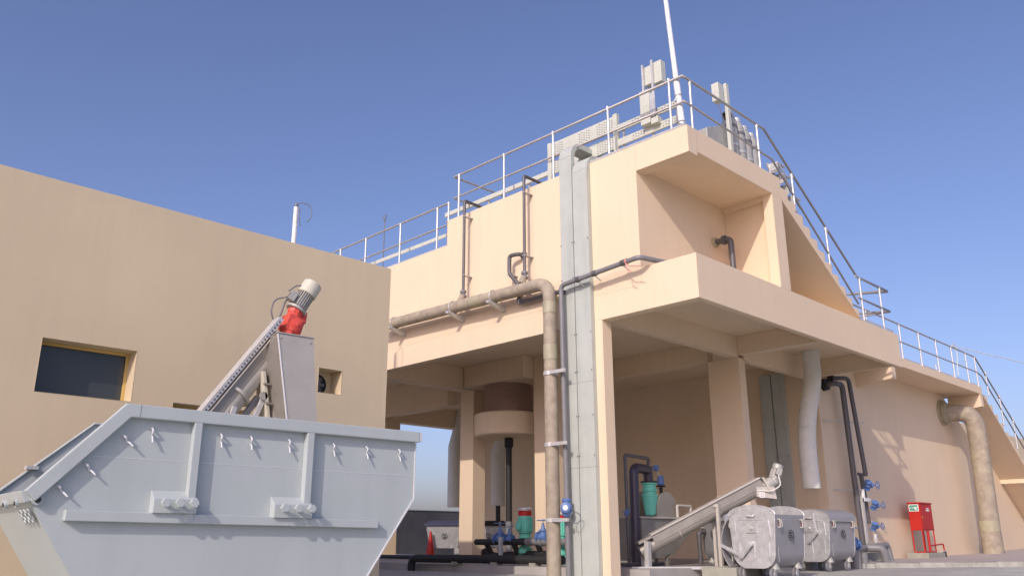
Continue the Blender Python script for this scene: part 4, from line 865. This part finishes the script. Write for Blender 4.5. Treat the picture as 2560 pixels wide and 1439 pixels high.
sk('edge_flange', MB().prism([(2.985, -.012, 1.64), (2.985, -.012, 1.066), (2.27, -.012, .05), (2.285, -.012, .05), (2.998, -.012, 1.062), (2.998, -.012, 1.64)], (0, .03, 0)), SKIPW)
for i in range(2):
    for k in range(3):
        y = .10+k*.12; tt = .10+i*.055
        base = Vector((-.632+.602*tt, y, .964-.914*tt))+Vector((-.012, 0, -.008))
        sk('hex_weld', MB().lathe(base, (-.83, 0, -.55), [(0, .038), (.01, .036), (.011, .028), (.003, .026)], 6, smooth=False), SKIP)
for y in (.25, W-.35): sk('skid', MB().box(-.03, 2.27, y, y+.10, 0, .049))
# inner hood edge beyond the near rim (far side corner step)
sk('corner_step', MB().box(-.40, -.30, W-.10, W-.01, 1.28, 1.31), STEEL)

# ---------------------------------------------------------------- screw conveyor over the skip
YA = 9.1
def auger():
    T = thing('screw_conveyor', 'steep stainless screw conveyor with red gearbox and cream motor above the grey skip', 'conveyor', (4.4, YA, .2))
    A = Vector((3.31, YA, .80)); Bv = Vector((4.99, YA, 3.18)); d = (Bv-A).normalized(); up_ = Vector((-d.z, 0, d.x)); Ln = (Bv-A).length
    obj('tube', MB().tube([A, Bv], .15, 28), STAIN, T)
    for yy in (-.145, .145): obj('trough_side', MB().bar(A+up_*.085+Vector((0, yy, 0)), Bv+up_*.085+Vector((0, yy, 0)), .012, .12, up_), STAINB, T)
    obj('trough_cover', MB().bar(A+up_*.150, Bv+up_*.150, .36, .014, up_), STAIN, T)
    ct = MB().bar(A+up_*.205+Vector((0, -.17, 0)), Bv+up_*.205+d*.16+Vector((0, -.17, 0)), .01, .05, up_).bar(A+up_*.205+Vector((0, -.02, 0)), Bv+up_*.205+d*.16+Vector((0, -.02, 0)), .01, .05, up_).bar(A+up_*.235+Vector((0, -.095, 0)), Bv+up_*.235+d*.16+Vector((0, -.095, 0)), .16, .006, up_)
    tr = obj('cable_ladder', ct, STEEL, T); rg = MB(); t = .1
    while t < Ln+.1: rg.bar(A+d*t+up_*.205+Vector((0, -.178, 0)), A+d*(t+.02)+up_*.205+Vector((0, -.178, 0)), .006, .018, up_); t += .05
    obj('tray_slot', rg, PVC, tr); tag(tr.children[-1] if tr.children else tr, kind='stuff') if tr.children else None
    p = A+d*(Ln*.70)
    obj('clamp_flange', MB().lathe(p-d*.02, d, [(0, .185), (.035, .185)], 28), STAIN, T)
    # motor and gearbox
    G = Vector((5.10, YA-.05, 3.41))
    gb = MB(); ga = Vector((.30, 0, 1)).normalized(); gx = ga.cross(Vector((0, 1, 0))).normalized()
    gb.lathe(G-ga*.22, ga, [(0, .13), (.035, .13), (.04, .10), (.10, .105), (.11, .12), (.15, .12)], 8, smooth=False)
    gb.bar(G-ga*.10, G+ga*.09, .20, .19, gx).bar(G-ga*.12-gx*.11, G+ga*.10-gx*.11, .14, .05, gx)
    gb.lathe(G+ga*.08, ga, [(0, .10), (.05, .085), (.07, .095), (.11, .095)], 10, smooth=False)
    for k in range(4): gb.lathe(G+Vector((0, -.09-.012*k, -.02)), (-.2, -1, .1), [(0, .095-.02*k), (.018, .09-.02*k)], 18)
    gb.bar(G-gx*.13+ga*.08, G-gx*.10+ga*.22, .06, .09)
    obj('gearbox', gb, REDG, T)
    m0 = G+ga*.19; ma = Vector((.52, -.1, 1)).normalized(); n1 = ma.cross(Vector((0, 1, 0))).normalized(); n2 = ma.cross(n1)
    mm = MB().lathe(m0, ma, [(0, .13), (.03, .13), (.04, .085), (.26, .085)], 22)
    for k in range(22):
        a = 2*pi*k/22; e = n1*math.cos(a)+n2*math.sin(a); mm.bar(m0+ma*.05+e*.095, m0+ma*.26+e*.095, .008, .028, e)
    obj('motor', mm, MOTG, T)
    cw = obj('motor_cowl', MB().lathe(m0+ma*.25, ma, [(0, .118), (.01, .124), (.17, .122), (.185, .112), (.186, .08)], 28), CREAM, T)
    gr = MB()
    for rr in (.03, .055, .08): gr.torus(m0+ma*.438, ma, rr, .004, 20, 5)
    for k in range(4): a = pi*k/4; e = n1*math.cos(a)+n2*math.sin(a); gr.bar(m0+ma*.438-e*.085, m0+ma*.438+e*.085, .006, .006, ma)
    obj('fan_grille', gr, STEEL, cw)
    tb = m0+ma*.14+Vector((-.15, -.02, .03)); obj('terminal_box', MB().bar(tb-ma*.05, tb+ma*.07, .10, .08), MOTG, T)
    top = Bv+up_*.21+d*.14
    cab = MB().tube([top, top+Vector((-.06, 0, .12)), top+Vector((-.02, 0, .28)), top+Vector((.10, 0, .33)), tb+Vector((-.05, 0, .0))], .010, 6, bend=.08)
    cab.tube([top+Vector((.02, 0, 0)), top+Vector((.08, 0, .10)), top+Vector((.12, 0, .26)), tb+Vector((-.03, -.02, .05))], .012, 6, bend=.05)
    cab.tube([tb+Vector((-.05, 0, .07)), tb+Vector((.06, 0, .17)), tb+Vector((.16, 0, .18)), tb+Vector((.17, 0, .06))], .009, 6, bend=.05)
    obj('cable', cab, WIRE, T)
    # discharge chute box
    yf = 8.62
    def bx(p): return p
    f = [(4.695, 3.155), (5.175, 3.165), (5.33, 1.9), (4.95, 1.9)]
    bx_ = MB().prism([(x, yf, z) for x, z in f], (0, .012, 0)); ch_ = obj('chute_front', bx_, STAIN, T)
    back = 9.22
    obj('chute_side', MB().prism([(4.695, yf+.012, 3.155), (4.95, yf+.012, 1.9), (4.83, back, 1.9), (4.80, back, 2.75), (4.86, back, 3.155)], (.01, 0, 0)), STAINB, T)
    obj('chute_side', MB().prism([(5.175, yf+.012, 3.165), (5.33, yf+.012, 1.9), (5.33, back, 1.9), (5.175, back, 3.165)], (-.01, 0, 0)), STAINB, T)
    obj('chute_lid', MB().prism([(4.68, yf-.01, 3.16), (5.19, yf-.01, 3.17), (5.24, back, 3.17), (4.86, back, 3.16)], (0, 0, .012)), STAIN, T)
    obj('chute_edge', MB().bar((4.700, yf-.004, 3.15), (4.955, yf-.004, 1.9), .008, .014), WHITE, ch_)
    for x in (4.74, 5.13): obj('bolt', MB().lathe((x, yf, 3.11), (0, -1, 0), [(0, .012), (.01, .010)], 8), MOTG, ch_)
    fl = MB().bar((4.72, 8.95, 2.75), (4.885, 8.95, 1.9), .10, .035, (1, 0, 0)); fo = obj('bolted_flange', fl, CREAM, T)
    for k in range(4): z = 2.6-k*.22; x = 4.72+.165*(2.75-z)/.85; obj('bolt', MB().bar((x-.03, 8.89, z), (x+.05, 8.89, z), .03, .02), STAINB, fo)
    # legs
    obj('leg', MB().bar((4.74, YA-.05, 2.46), (3.40, YA-.05, .35), .05, .07), PVCG, T)
    obj('leg', MB().bar((4.78, YA-.14, 2.48), (3.95, YA-.14, .25), .05, .05), STEEL, T)
    obj('leg', MB().bar((4.40, YA-.18, 2.30), (3.90, YA-.18, .25), .04, .05), STEEL, T)
    obj('leg_plate', MB().lathe((4.74, YA-.18, 2.46), (0, -1, 0), [(0, .05), (.02, .05)], 12), MOTG, T)
    return T
auger()
